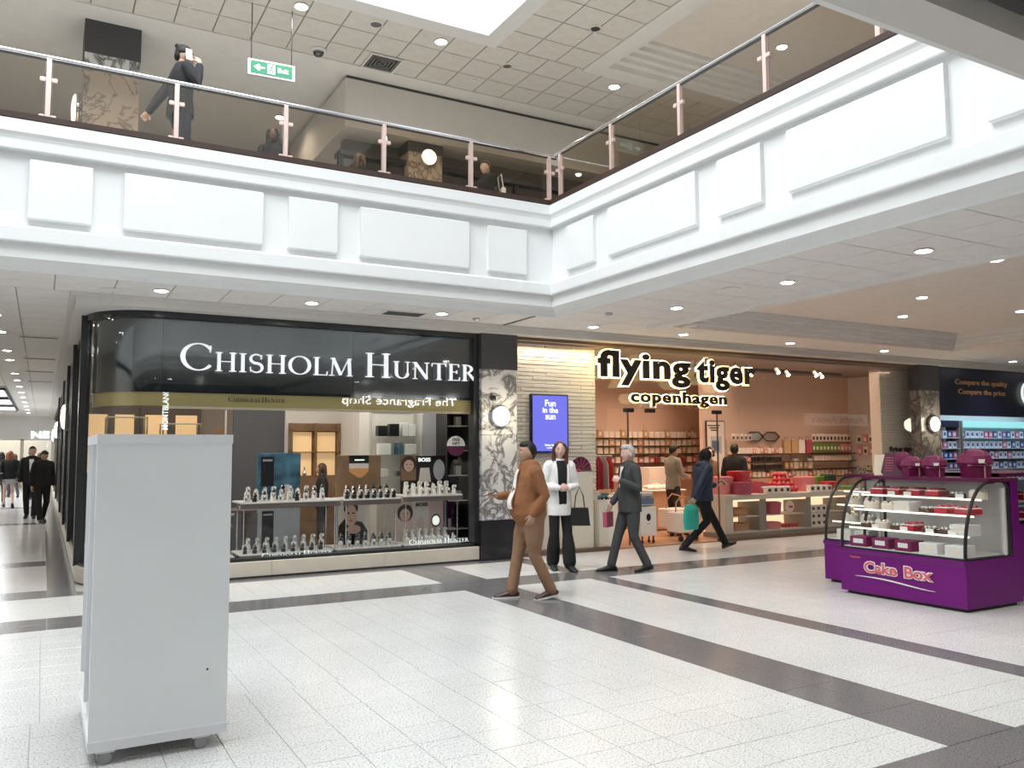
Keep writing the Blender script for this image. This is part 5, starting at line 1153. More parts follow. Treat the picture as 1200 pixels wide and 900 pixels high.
# side wall goods
row(11.9, 13.2, 16.58, 1.97, .12, ['hw', 'hp', 'hw'], 'hanging high on the side wall by the cladding', 1.3, PI/2*-1+PI, 'y') if False else None
for k in range(8):
    y = 11.95+.16*k; G['hw' if k % 3 else 'hp'].put((16.60, y, 1.95), -PI/2, 'packet hanging high on the side wall near the right cladding', 'packets on the side wall', 1.4); G['hp' if k % 2 else 'hw'].put((16.60, y, 1.68), -PI/2, 'packet hanging in the second row of the side wall', 'packets on the side wall, second row', 1.4)
def heart(loc, label):
    t = thing('heart_board', label, 'ornament', loc, -PI/2, 'heart boards'); pts = []
    for i in range(24): a = 2*PI*i/24; pts.append((.0075*16*math.sin(a)**3*1.1, .0075*(13*math.cos(a)-5*math.cos(2*a)-2*math.cos(3*a)-math.cos(4*a))))
    MB().plate(pts, (0, 0, 0), (1,0,0), (0,0,1), (0,.015,0)).build('board', 'pink', t); MB().tube([(0,0,.04),(0,0,.2)], .003, 5).build('cord', 'dark_pack', t)
heart((16.60, 12.5, 1.40), 'pink heart-shaped board hanging on the side wall, left'); heart((16.60, 12.2, 1.38), 'pink heart-shaped board hanging on the side wall, right')
t = thing('leafy_garland', 'dark leafy plants on the shelf low on the side wall', 'plant', (16.35, 12.5, 1.02)); MB().box(-.15, -.6, -.03, .25, .6, 0).build('shelf', 'counter_frame', t); MB().box(.0, -.6, -1.02, .25, .6, -.03).build('stand', 'counter_frame', t)
mb = MB()
for k in range(120):
    a, b = random.uniform(0, 6.28), random.uniform(.2, 1.2); c = Vector((random.uniform(-.1, .1), random.uniform(-.5, .5), random.uniform(.02, .2))); d = Vector((math.cos(a), math.sin(a), b)).normalized()*.07; s_ = Vector((-math.sin(a), math.cos(a), 0))*.02
    mb.add([c, c+d*.5+s_, c+d, c+d*.5-s_], [(0,1,2,3)])
o = mb.build('leaves', 'deep_green', t); o['kind'] = 'stuff'
# ------------------------------------------------------------------ till counter, clothes, carts near the entrance
P('till_wood', (.55, .34, .20), .5, var=.08)
t = thing('till_counter', 'tan till counter inside the gift shop entrance', 'counter', (11.05, 13.6, .012)); MB().cbox((0, 0, .40), (.84, .6, .76), .006).build('body', 'till_wood', t); MB().cbox((0, 0, .79), (.9, .66, .03), .006).build('top', 'white_pack', t); MB().cbox((.05, -.303, .45), (.12, .006, .03)).build('handle_slot', 'dark_pack', t)
for k, (dx, dy, m_, s_) in enumerate([(-.25, -.05, 'cream', 1), (-.05, .05, 'tan_pack', .9), (.15, -.05, 'cream', .9), (-.12, -.12, 'white_pack', .8)]):
    mb = MB(); mb.ell((11.05+dx, 13.6+dy, .865+.03*(k == 1)), (.15*s_, .12*s_, .045), 14, 8, lambda x, y, z: (x*(1+.25*math.sin(5*y+3*z)), y*(1+.2*math.sin(6*x)), z*(1+.35*math.sin(7*x+4*y))))
    tag(mb.build('folded_fabric', m_, None, True), ['cream', 'tan', 'second cream', 'small white'][k]+' crumpled fabric heap on the till counter', 'fabric')
tag(MB().cbox((10.55, 14.1, .95), (.16, .12, .45), .02).build('till_machine', 'blue_pack'), 'dark blue-grey till machine behind the fabric heaps', 'machine'); tag(MB().box(10.3, 13.95, .012, 10.85, 14.25, .725).build('till_stand', 'white_pack'), 'pale stand under the till machine', 'stand')
tag(MB().box(11.3, 14.2, .012, 12.1, 14.6, 1.25).build('back_counter', 'white_pack'), 'plain pale counter behind the grey jumper assistant', 'counter')
t = thing('advert_trolley', 'white boxed trolley with a picture of a dark head, behind the suit man', 'trolley', (9.14, 11.62, .012))
MB().cbox((0, 0, .38), (.34, .18, .50), .006).build('box', 'card_white', t); MB().ell((0, -.093, .45), (.05, .004, .065), 12, 8).build('picture', 'print_black', t, True); MB().cbox((0, -.093, .34), (.08, .003, .015)).build('text_line', 'print_grey', t)
MB().cbox((0, 0, .72), (.26, .16, .14), .02).build('upper_crate', 'blue_pack', t); MB().cbox((0, 0, .84), (.24, .15, .08), .02).build('upper_crate', 'print_grey', t); MB().cbox((0, 0, .66), (.3, .17, .03), .01).build('tray', 'steel', t)
for x in (-.12, .12):
    for y in (-.06, .06): MB().box(x-.01, y-.01, .05, x+.01, y+.01, .13).build('leg', 'black_satin', t); MB().lathe([(.03, -.01), (.03, .01)], (x, y, .03), 12, 'x').build('wheel', 'black_satin', t)
for k, (x, y, w_, lab) in enumerate([(9.98, 11.60, .46, 'white box trolley with a hooped brown handle in the gift shop entrance'), (10.45, 12.4, .5, 'second white box trolley behind the walking blue jacket person')]):
    t = thing('basket_trolley', lab, 'trolley', (x, y, .012)); MB().cbox((0, 0, .33), (w_, .36, .36), .02).build('box', 'white_pack', t)
    MB().tube([(-w_*.4, 0, .5), (-w_*.35, 0, .68), (-.05, 0, .78), (w_*.25, 0, .74), (w_*.4, 0, .5)], .014, 8).build('handle', 'wicker', t, True)
    for dx in (-.17, 0, .17): MB().lathe([(.05, -.012), (.05, .012)], (dx, -.12, .05), 14, 'y').build('wheel', 'black_satin', t, True); MB().box(dx-.01, -.13, .05, dx+.01, -.10, .16).build('fork', 'black_satin', t)
t = thing('clothes_rail', 'metal rail of red garments inside the gift shop, left of the entrance', 'clothes rail', (8.95, 12.8, .012))
for x in (-.35, .35): MB().cyl((x, 0, 0), (x, 0, 1.5), .015, 8).build('post', 'steel', t)
MB().cyl((-.35, 0, 1.5), (.35, 0, 1.5), .015, 8).build('rail', 'steel', t); MB().box(-.4, -.2, 0, .4, .2, .03).build('base', 'black_satin', t)
for k in range(6):
    mb = MB(); x = 8.95-.28+.11*k; mb.tube([(x, 12.8, 1.50), (x, 12.8, 1.36), (x, 12.8, 1.0), (x, 12.8, .9)], [(.01, .03), (.022, .16), (.028, .17), (.02, .17)], 10, side=(1,0,0))
    tag(mb.build('hanging_garment', ['red', 'dark_pack', 'red', 'dark_pink', 'print_grey', 'red'][k], None, True), ['red', 'black', 'second red', 'dark pink', 'grey', 'rightmost red'][k]+' garment on the rail left of the gift shop entrance', 'garment', 'garments on the rail')
tag(MB().ell((8.72, 12.0, .09), (.08, .08, .08), 12, 8).build('toy_ball', 'gold', None, True), 'yellow ball on the floor just inside the gift shop', 'ball')
# ================================================================== pharmacy shelves
P('p_blue', (.05, .12, .35), .5); P('p_white', (.72, .76, .82), .5); P('p_pink', (.6, .15, .3), .5); P('p_teal', (.2, .55, .55), .5, emit=(.4, .8, .8), es=.4); P('p_violet', (.25, .18, .35), .5)
pp = {k: pack_proto(k, .15, .1, .17, 'p_white' if k != 'p_white' else 'p_blue') for k in ('p_blue', 'p_white', 'p_pink', 'p_violet')}
for x0, x1, lab in [(17.6, 19.9, 'left shelving bay of the pharmacy, by the grey marble pillar'), (20.05, 23.4, 'wide shelving bay of the pharmacy with the teal light box')]:
    t = thing('shelving_bay', lab, 'shelving', ((x0+x1)/2, 13.1, .008)); h = (x1-x0)/2
    for z in (.1, .45, .8, 1.1, 1.36, 1.62, 1.88): MB().box(-h, -.35, z-.02, h, 0, z).build('shelf', 'pharmacy_white', t)
    for x in (-h-.03, h): MB().box(x, -.36, 0, x+.03, 0, 2.3).build('side_panel', 'kick_grey', t)
    MB().box(-h, -.36, 2.14, h, 0, 2.3).build('header', 'navy' if x0 < 18 else 'p_teal', t)
    for z in (.8, 1.1, 1.36, 1.62, 1.88):
        n = int((x1-x0)/.19); lvl = {.8: 'lowest', 1.1: 'second', 1.36: 'third', 1.62: 'fourth', 1.88: 'top'}[z]
        for i in range(n):
            k = random.choice(['p_white', 'p_white', 'p_blue', 'p_pink', 'p_violet', 'p_white']); pp[k].put((x0+(i+.5)*(x1-x0)/n, 12.86, z+.008), random.uniform(-.05, .05), {'p_white': 'white', 'p_blue': 'blue', 'p_pink': 'pink', 'p_violet': 'violet'}[k]+' carton on the '+lvl+' shelf of the '+('left' if x0 < 18 else 'wide')+' pharmacy bay', 'cartons in the '+('left' if x0 < 18 else 'wide')+' pharmacy bay')
t = thing('offer_sign', 'dark blue rounded sign reading 3.29 standing in the pharmacy doorway', 'sign', (18.9, 11.7, .008)); MB().box(-.3, 0, 0, .3, .08, 1.1).build('stand', 'navy', t)
MB().plate([(.42*math.cos(a), .36*math.sin(a)) for a in [PI*i/16 for i in range(17)]], (0, 0, 1.1), (1,0,0), (0,0,1), (0,.04,0)).build('panel', 'p_blue', t); text('lettering', '3.29', .5, .17, 'sign_white', (-.22, -.008, 1.15), t, bold=.03)
# ================================================================== people
SK = {'light': (.62, .40, .31), 'tan': (.42, .25, .17), 'pink': (.66, .42, .35), 'dark': (.16, .09, .06)}
for k, c in SK.items(): P('skin_'+k, c, .5)
P('eye_white', (.8, .8, .78), .3); P('iris', (.03, .02, .015), .2); P('lips', (.45, .15, .13), .5)
def cloth(name, col, rough=.85, b=.35, bs=14): return P(name, col, rough, bump=b, bs=bs, var=.10, vs=9)
cloth('suede_tan', (.235, .095, .036)); cloth('trouser_tan', (.25, .14, .08)); cloth('white_cloth', (.78, .77, .75)); cloth('black_cloth', (.006, .006, .007)); cloth('suit_grey', (.042, .045, .046))
cloth('puffer_navy', (.014, .026, .06), .6); cloth('dark_grey_cloth', (.022, .022, .025)); cloth('jeans', (.03, .04, .06)); cloth('grey_jumper', (.27, .25, .21)); cloth('red_cloth', (.35, .03, .04)); cloth('skirt_grey', (.35, .35, .37)); cloth('brown_cloth', (.20, .12, .08))
P('shoe_brown', (.06, .025, .018), .35); P('shoe_black', (.012, .012, .013), .3); P('sole_white', (.75, .74, .72), .5)
P('hair_black', (.005, .004, .004), .6, bump=.5, bs=60); P('hair_auburn', (.07, .022, .015), .4, bump=.5, bs=60); P('hair_grey', (.42, .42, .42), .5, bump=.6, bs=60); P('hair_ginger', (.24, .08, .03), .45, bump=.5, bs=60); P('hair_brown', (.08, .04, .022), .45, bump=.5, bs=60)
P('leather_black', (.015, .015, .016), .3)
def remesh(mb, voxel, smooth=5):
    me = mb.mesh('tmp'); fix(me); o = bpy.data.objects.new('tmp', me); COL.objects.link(o)
    r = o.modifiers.new('r', 'REMESH'); r.mode = 'VOXEL'; r.voxel_size = voxel; r.adaptivity = 0.0
    s_ = o.modifiers.new('s', 'SMOOTH'); s_.iterations = smooth; s_.factor = .5
    dg = bpy.context.evaluated_depsgraph_get(); ev = o.evaluated_get(dg); m2 = ev.to_mesh()
    out = MB(); out.v = [tuple(v.co) for v in m2.vertices]; out.f = [tuple(p.vertices) for p in m2.polygons]
    ev.to_mesh_clear(); bpy.data.objects.remove(o); bpy.data.meshes.remove(me)
    return out
def V(*a): return Vector(a)
def hand(mb, wrist, d, palm, side, curl=.5, s=1.0):
    """d: direction of the fingers, palm: palm normal, side: towards the thumb"""
    d, palm = d.normalized(), palm.normalized(); palm = (palm-d*palm.dot(d)).normalized(); t = (side-d*side.dot(d)-palm*side.dot(palm)).normalized()
    e = wrist+d*.085*s
    mb.tube([wrist-d*.02*s, wrist+d*.012*s, wrist+d*.045*s, e], [(.026*s, .020*s), (.030*s, .018*s), (.041*s, .016*s), (.041*s, .014*s)], 10, side=t, round_ends=True)
    for k, L in enumerate((.072, .080, .075, .060)):
        b = e-d*.008*s+t*(.031-.0205*k)*s; a = 0; p = b; pts = [p]
        for j, f in enumerate((.45, .32, .23)):
            a += curl*(.55, .9, .6)[j]; p = p+(d*math.cos(a)+palm*math.sin(a))*L*f*s; pts.append(p)
        mb.tube(pts, [.0098*s, .0092*s, .0084*s, .0072*s], 7, side=t, round_ends=True)
    b = wrist+d*.028*s+t*.026*s; u = (t*.75+d*.75+palm*.35).normalized(); v = (d*.9+palm*(.3+curl*.5)+t*.1).normalized()
    mb.tube([b, b+u*.036*s, b+u*.036*s+v*.032*s], [.0125*s, .011*s, .0085*s], 7, round_ends=True)
def headform(x, y, z):
    # unit sphere to a head: +y is the face
    w = 1.0; jaw = max(0, -z-.15)
    x *= 1-.36*jaw; yy = y*(1-.10*jaw)
    if y > 0:
        f = math.exp(-(x/.16)**2)
        yy += .20*f*math.exp(-((z+.14)/.13)**2)+.10*f*math.exp(-((z+.02)/.16)**2)         # nose
        yy -= .10*(math.exp(-((abs(x)-.34)/.17)**2))*math.exp(-((z-.06)/.11)**2)            # eye sockets
        yy += .05*math.exp(-((z-.22)/.10)**2)*math.exp(-(x/.6)**2)                           # brow
        yy += .06*math.exp(-(x/.26)**2)*math.exp(-((z+.44)/.09)**2)+.09*math.exp(-(x/.24)**2)*math.exp(-((z+.78)/.13)**2)  # lips, chin
        yy -= .035*math.exp(-((z+.60)/.06)**2)*math.exp(-(x/.3)**2)
    else: yy *= 1.02+.06*math.exp(-((z-.2)/.5)**2)
    return (x, yy, z)
def person(label, loc, rz, H=1.75, skin='light', P_=None, top='black_cloth', top_kind='jacket', bottom='black_cloth', hair='hair_black', hair_kind='short', shoe='shoe_black', fine=2, group=None, build=1.0, lean=0.0, head_yaw=0.0, head_pitch=0.0, shirt=None, hem=.86, skirt=None, belly=0.0, sole=None, zscale=None):
    s = H/1.75; P_ = P_ or {}
    t = thing('person', label, 'person', loc, rz, group)
    vx = {2: .011, 1: .018, 0: .028}[fine]
    g = lambda n, d: Vector(P_.get(n, d))
    tl = math.tan(lean); sh = lambda z: V(0, tl*(z-.92), 0)
    shL, shR = V(-.175*build, 0, 1.42)+sh(1.42), V(.175*build, 0, 1.42)+sh(1.42)
    elL, elR = g('elL', (-.235*build, -.03, 1.14)), g('elR', (.235*build, -.03, 1.14))
    wrL, wrR = g('wrL', (-.25*build, .05, .89)), g('wrR', (.25*build, .05, .89))
    hpL, hpR = V(-.092*build, 0, .90), V(.092*build, 0, .90)
    knL, knR = g('knL', (-.10, .03, .49)), g('knR', (.10, .03, .49))
    anL, anR = g('anL', (-.10, 0, .085)), g('anR', (.10, 0, .085))
    nk = V(0, -.005, 1.50)+sh(1.50); hc = V(0, .025, 1.625)+sh(1.6)+V(0, .02 if head_pitch < -.1 else 0, -.015 if head_pitch < -.1 else 0)
    def sc(mb): mb.v = [(x*s, y*s, z*s) for x, y, z in mb.v]; return mb
    prof = [(.84, .125, .095), (.90, .160, .115), (.97, .165, .118), (1.06, .148, .108), (1.16, .150, .112), (1.28, .172, .118), (1.37, .180, .108), (1.43, .150, .088), (1.475, .085, .070), (1.51, .055, .055)]
    def torso(mb, k, lo=0, grow=0.0, hi=99):
        pts, rr = [], []
        for z, a, b in prof:
            if z < lo or z > hi or (grow and z > 1.45): continue
            bl = belly*math.exp(-((z-1.06)/.13)**2)
            pts.append(V(0, bl*.7, z)+sh(z)); rr.append((a*k*build+grow, b*k*build+grow+bl*.8))
        mb.tube(pts, rr, 16, side=(1, 0, 0), round_ends=True)
    # body
    b = MB(); torso(b, .88)
    for h, k_, a in ((hpL, knL, anL), (hpR, knR, anR)):
        b.tube([h, h.lerp(k_, .5), k_, k_.lerp(a, .35), a], [.078, .068, .050, .050, .034], 10, round_ends=True)
    for q, e, w in ((shL, elL, wrL), (shR, elR, wrR)):
        b.tube([q, q.lerp(e, .5), e, e.lerp(w, .4), w], [.046, .042, .034, .033, .024], 9, round_ends=True)
    b.tube([V(0, -.01, 1.44)+sh(1.44), nk, hc+V(0, -.02, -.02)], [.056, .050, .050], 12, round_ends=True)
    b = remesh(b, vx)
    R = Matrix.Translation(hc) @ Matrix.Rotation(head_yaw, 4, 'Z') @ Matrix.Rotation(head_pitch, 4, 'X')
    hd = MB().ell((0, 0, 0), (.077, .094, .118), 26 if fine == 2 else 16, 20 if fine == 2 else 12, headform)
    for sx in (-1, 1): hd.ell((sx*.077, -.005, -.008), (.010, .018, .030), 8, 6)
    hd.xf(R); b.merge(hd)
    if fine >= 1:
        dl, dr = (wrL-elL), (wrR-elR)
        hand(b, wrL, P_.get('hdL', dl), P_.get('plL', V(1, 0, 0)), P_.get('thL', V(.3, 1, .2)), P_.get('cuL', .55)); hand(b, wrR, P_.get('hdR', dr), P_.get('plR', V(-1, 0, 0)), P_.get('thR', V(-.3, 1, .2)), P_.get('cuR', .55))
    else:
        for e, w in ((elL, wrL), (elR, wrR)): hand(b, w, w-e, V(1, 0, 0), V(0, 1, .1), .6)
    sc(b).build('body', 'skin_'+skin, t, True)
    # face details
    if fine >= 1:
        for sx in (-1, 1):
            eye = sc(MB().ell((sx*.028, .078, .008), (.0125, .010, .0085), 10, 6).xf(R)).build('eye', 'eye_white', t, True)
            sc(MB().ell((sx*.028, .0865, .008), (.006, .004, .006), 8, 5).xf(R)).build('iris', 'iris', eye, True)
            sc(MB().tube([(sx*.014, .090, .028), (sx*.030, .092, .034), (sx*.046, .078, .029)], [(.0025, .004)]*3, 6).xf(R)).build('eyebrow', hair if hair_kind != 'scarf' else 'hair_black', t, True)
        sc(MB().ell((0, .094, -.052), (.021, .007, .006), 12, 6).xf(R)).build('mouth', 'lips', t, True)
    # hair
    hb = MB()
    if hair_kind in ('short', 'grey'):
        hb.ell((0, -.014, .020), (.087, .104, .116), 22, 14, lambda x, y, z: (x, y, max(z, -.88 if y < -.25 else (-.30 if y < .22 else .44))))
        if hair_kind == 'grey': hb.ell((0, .045, .090), (.068, .050, .038), 14, 8); hb.ell((0, -.07, .0), (.070, .04, .07), 12, 8)
        else: hb.ell((0, .035, .088), (.070, .052, .036), 14, 8)
    elif hair_kind == 'long':
        hb.ell((0, -.018, .020), (.088, .100, .112), 20, 12, lambda x, y, z: (x, y, max(z, -.5 if y < .2 else .50)))
        hb.tube([(0, -.06, .05), (0, -.075, -.06), (0, -.075, -.17), (0, -.06, -.27)], [(.085, .045), (.092, .05), (.098, .045), (.075, .025)], 14, side=(1, 0, 0), round_ends=True)
        for sx in (-1, 1): hb.tube([(sx*.055, .045, .075), (sx*.083, .020, .02), (sx*.088, .020, -.08), (sx*.085, .035, -.18), (sx*.075, .045, -.26)], [(.028, .02), (.030, .022), (.032, .022), (.034, .022), (.018, .012)], 10, round_ends=True)
    elif hair_kind == 'scarf':
        hb.ell((0, -.015, .012), (.100, .118, .132), 20, 14, lambda x, y, z: (x, y if y < .72 else .72, z))
        hb.tube([(0, .0, -.05), (0, -.01, -.12), (0, -.01, -.19)], [(.090, .090), (.095, .095), (.12, .10)], 14, side=(1, 0, 0), round_ends=True)
    elif hair_kind == 'cap':
        hb.ell((0, -.010, .030), (.088, .103, .105), 20, 12, lambda x, y, z: (x, y, max(z, -.25))); hb.ell((0, -.085, -.02), (.06, .035, .06), 10, 8); hb.ell((0, -.09, .10), (.03, .03, .03), 8, 6)
    elif hair_kind == 'curly':
        for k in range(26):
            a, c = random.uniform(0, 6.28), random.uniform(-.3, 1); r_ = math.sqrt(max(0, 1-c*c)); y = math.sin(a)*r_*.10-.02
            if y > .06 and c < .5: continue
            hb.ell((math.cos(a)*r_*.088, y, c*.11+.03), (.042, .042, .042), 8, 6)
    hb = remesh(hb, .007 if fine == 2 else .012, 3) if hb.v else hb
    if hb.v: sc(hb.xf(R)).build('headscarf' if hair_kind == 'scarf' else ('cap' if hair_kind == 'cap' else 'hair'), hair, t, True)
    if hair_kind == 'beard': pass
    # trousers
    tr = MB()
    if skirt is None:
        tr.tube([V(0, 0, 1.0)+sh(1.0), V(0, 0, .93), V(0, 0, .86)], [(.150*build, .112*build+belly*.6), (.166*build, .122*build+belly*.4), (.155*build, .12*build)], 16, side=(1, 0, 0), round_ends=True)
        wd = P_.get('flare', 1.0)
        for h, k_, a in ((hpL, knL, anL), (hpR, knR, anR)):
            m_ = h.lerp(k_, .5); f = k_.lerp(a, .5); e = a+(k_-a).normalized()*.0
            tr.tube([h, m_, k_, f, e], [.096*build, .086*build, .070, .064*wd, .060*wd*1.05], 12, round_ends=True)
        sc(remesh(tr, vx, 3)).build('trousers', bottom, t, True)
    else:
        tr.tube([V(0, 0, 1.0), V(0, 0, .90), V(0, .0, .72)], [(.150, .11), (.175, .13), (.19, .15)], 16, side=(1, 0, 0)); sc(remesh(tr, vx, 3)).build('skirt', skirt, t, True)
    # top
    jk = MB(); loose = {'jacket': .020, 'shirt': .010, 'puffer': .032}[top_kind]
    if top_kind != 'none':
        torso(jk, 1.0, 0.95, loose, 1.48)
        jk.tube([V(0, belly*.5, 1.06)+sh(1.06), V(0, belly*.4, .97)+sh(.97), V(0, belly*.1, hem)], [(.155*build+loose, .115*build+loose+belly*.7), (.168*build+loose, .122*build+loose+belly*.5), (.165*build+loose*1.3, .125*build+loose*1.3)], 16, side=(1, 0, 0))
        slv = P_.get('sleeve', .92)
        for q, e, w in ((shL, elL, wrL), (shR, elR, wrR)):
            c_ = e.lerp(w, slv)
            jk.tube([q+V(0, 0, -.005), q.lerp(e, .5), e, e.lerp(c_, .5), c_], [.060+loose*.8, .052+loose*.7, .045+loose*.7, .041+loose*.6, .034+loose*.6], 12, round_ends=True)
        if P_.get('collar', top_kind != 'shirt'): jk.tube([V(0, -.016, 1.45)+sh(1.46), V(0, -.022, 1.492)+sh(1.5)], [(.078, .070), (.068, .060)], 14, side=(1, 0, 0))
        sc(remesh(jk, vx, 3)).build({'jacket': 'jacket', 'shirt': 'top', 'puffer': 'puffer_jacket'}[top_kind], top, t, True)
    if shirt:
        # open front of the jacket: the shirt shows as a tapering panel lying on the chest
        sm, w0, w1, z0, z1 = shirt; ring = []
        mbs = MB(); rows_ = 12
        def front(z):
            zz = [p[0] for p in prof]; j = max(i for i in range(len(zz)) if zz[i] <= z) if z >= zz[0] else 0; j = min(j, len(zz)-2); f = (z-zz[j])/(zz[j+1]-zz[j])
            a = prof[j][1]*(1-f)+prof[j+1][1]*f; b_ = prof[j][2]*(1-f)+prof[j+1][2]*f; bl = belly*math.exp(-((z-1.06)/.13)**2)
            return a*build+loose, b_*build+loose+bl*.8, bl*.7+tl*(z-.92)
        rows_v = []
        for i in range(rows_+1):
            z = z0+(z1-z0)*i/rows_; a, b_, cy = front(z); w = w0+(w1-w0)*i/rows_; row_ = []
            for j in range(9):
                x = (-1+2*j/8)*w; y = cy+b_*math.sqrt(max(0, 1-(x/a)**2))+.011; row_.append((x, y, z))
            rows_v.append(row_)
        vs = [p for r_ in rows_v for p in r_]; vs += [(x, y-.03, z) for x, y, z in vs]; n9 = 9; N_ = len(rows_v)*9; fs = []
        for i in range(rows_):
            for j in range(8): a_ = i*9+j; fs += [(a_, a_+1, a_+10, a_+9), (N_+a_, N_+a_+9, N_+a_+10, N_+a_+1)]
            fs += [(i*9, i*9+9, N_+i*9+9, N_+i*9), (i*9+8, N_+i*9+8, N_+i*9+17, i*9+17)]
        mbs.add(vs, fs); sc(mbs).build('shirt', sm, t, True)
        for sx in (-1, 1):   # lapels
            lp = []
            for i in range(rows_+1):
                z, w = rows_v[i][0][2], rows_v[i][0][0]; q = rows_v[i][8 if sx > 0 else 0]; lp.append((q[0]+sx*.012, q[1]-.004, q[2]))
            sc(MB().tube(lp, [(.018, .006)]*len(lp), 6, side=(1, 0, 0))).build('lapel', top, t, True)
    if top_kind == 'puffer':
        for z in (1.0, 1.09, 1.18, 1.27, 1.36):
            zz = [p[0] for p in prof]; j = max(i for i in range(len(zz)) if zz[i] <= z); f = (z-zz[j])/(zz[j+1]-zz[j]); a_ = (prof[j][1]*(1-f)+prof[j+1][1]*f)*build+loose-.004; b_ = (prof[j][2]*(1-f)+prof[j+1][2]*f)*build+loose-.004
            sc(MB().tube([(a_*math.cos(q), b_*math.sin(q)+tl*(z-.92), z) for q in [2*PI*i/20 for i in range(21)]], .006, 5)).build('quilt_seam', top, t, True)
        sc(MB().ell((0, -.07+tl*.55, 1.475), (.12, .07, .06), 14, 8)).build('hood', top, t, True)
    # shoes
    for sx, a, kn in ((-1, anL, knL), (1, anR, knR)):
        pit = P_.get('ftL' if sx < 0 else 'ftR', 0.0); yaw = P_.get('fyL' if sx < 0 else 'fyR', -sx*.12)
        F = Matrix.Translation(a) @ Matrix.Rotation(yaw, 4, 'Z') @ Matrix.Rotation(pit, 4, 'X')
        sb = MB().tube([(0, -.055, -.045), (0, -.02, -.030), (0, .05, -.040), (0, .12, -.055), (0, .19, -.062)], [(.034, .036), (.038, .050), (.042, .040), (.046, .028), (.034, .020)], 12, side=(1, 0, 0), round_ends=True).xf(F)
        sho = sc(sb).build('shoe', shoe, t, True)
        o_ = [(.0, -.095), (.032, -.07), (.036, 0), (.046, .10), (.040, .18), (0, .225), (-.040, .18), (-.046, .10), (-.036, 0), (-.032, -.07)]
        so = MB().prism(o_, -.085, -.066).xf(F); sc(so).build('sole', sole or shoe, sho, True)
    return t, s
def world(t, p, s=1.0):
    a = t.rotation_euler.z; p = Vector(p)*s
    return Vector((t.location.x+p.x*math.cos(a)-p.y*math.sin(a), t.location.y+p.x*math.sin(a)+p.y*math.cos(a), t.location.z+p.z))
def phone(loc, rot, label, mat='black_satin'):
    t = thing('phone', label, 'phone', loc); t.rotation_euler = rot; MB().cbox((0, 0, 0), (.072, .009, .148), .003).build('case', mat, t); MB().box(-.033, -.0055, -.068, .033, -.0046, .068).build('screen', 'black_gloss', t); return t
walk = dict(knL=(-.10, .14, .50), anL=(-.10, .27, .10), knR=(.10, .02, .49), anR=(.10, -.24, .135), ftR=-.35, ftL=.10)
walk2 = dict(knR=(.10, .14, .50), anR=(.10, .27, .10), knL=(-.10, .02, .49), anL=(-.10, -.24, .135), ftL=-.35, ftR=.10)
# 1 man in the tan jacket, walking left, phone held out, other hand in pocket
p, s = person('man in a tan suede jacket and tan trousers walking left with a phone', (4.72, 8.02, 0), math.radians(78), 1.71, 'tan',
    dict(walk2, knR=(.10, .12, .49), anR=(.09, .20, .085), ftR=0, anL=(-.10, -.20, .105), knL=(-.10, -.01, .49), ftL=-.12, elL=(-.27, -.08, 1.15), wrL=(-.235, .05, .95), hdL=V(.1, .3, -1), elR=(.24, .06, 1.15), wrR=(.20, .32, 1.13), hdR=V(-.1, 1, .05), plR=V(0, 0, 1), thR=V(-1, .2, .3), cuR=.9, sleeve=.96, flare=1.05),
    'suede_tan', 'jacket', 'trouser_tan', 'hair_black', 'short', 'shoe_brown', 2, None, 1.28, .02, head_yaw=.05, shirt=('white_cloth', .085, .04, 1.0, 1.44), hem=.92, belly=.065, sole='sole_white')
w = world(p, (.17, .43, 1.16), s); phone(w, (math.radians(70), math.radians(12), math.radians(80)), 'dark phone held out in front by the man in tan')
mb = MB().tube([(0, .012, 1.515), (.0, .03, 1.50)], [(.075, .06), (.078, .062)], 12)
P('stubble', (.10, .06, .045), .7)
R_ = MB().ell((0, .022, 1.545), (.058, .070, .05), 14, 8, lambda x, y, z: (x, y, min(z, .3)))
MB_ = R_; MB_.v = [(x*s, y*s, z*s) for x, y, z in MB_.v]; MB_.build('beard', 'stubble', p, True)
for sx in (-1, 1):   # chest pocket flap and seam
    q = MB().tube([(sx*.105, .165, 1.27), (sx*.145, .150, 1.255), (sx*.185, .122, 1.27)], [(.016, .006)]*3, 6, side=(0, 0, 1)); q.v = [(x*s, y*s, z*s) for x, y, z in q.v]; q.build('pocket_flap', 'suede_tan', p, True)
# 2 woman in the white blazer, facing the viewer
p, s = person('woman in a white blazer and black flared trousers with long dark red hair', (6.17, 9.70, 0), math.radians(168), 1.74, 'pink',
    dict(knL=(-.09, .05, .49), anL=(-.09, .12, .11), knR=(.09, .02, .49), anR=(.08, -.08, .12), ftL=-.2, ftR=-.25, elR=(.235, .0, 1.15), wrR=(.08, .20, 1.12), hdR=V(-1, .15, 0), plR=V(0, -1, 0), thR=V(0, .2, 1), elL=(-.245, -.02, 1.13), wrL=(-.06, .20, 1.12), hdL=V(1, .15, -.1), plL=V(0, -1, 0), thL=V(0, .2, 1), flare=1.45, cuL=.8, cuR=.8, collar=False),
    'white_cloth', 'jacket', 'black_cloth', 'hair_auburn', 'long', 'shoe_black', 2, None, .88, 0, head_yaw=-.25, shirt=('black_cloth', .05, .075, .80, 1.485), hem=.74)
t = thing('handbag', 'black leather handbag hanging from the forearm of the woman in white', 'bag', world(p, (-.255, .09, .60), s), math.radians(150))
MB().plate([(-.14, 0), (-.115, .24), (.115, .24), (.14, 0)], (0, -.05, 0), (1,0,0), (0,0,1), (0,.10,0)).build('body', 'leather_black', t)
for y in (-.03, .03): MB().tube([(-.07, y, .23), (-.05, y, .40), (0, y*.5, .52), (.05, y, .40), (.07, y, .23)], .006, 6).build('strap', 'leather_black', t, True)
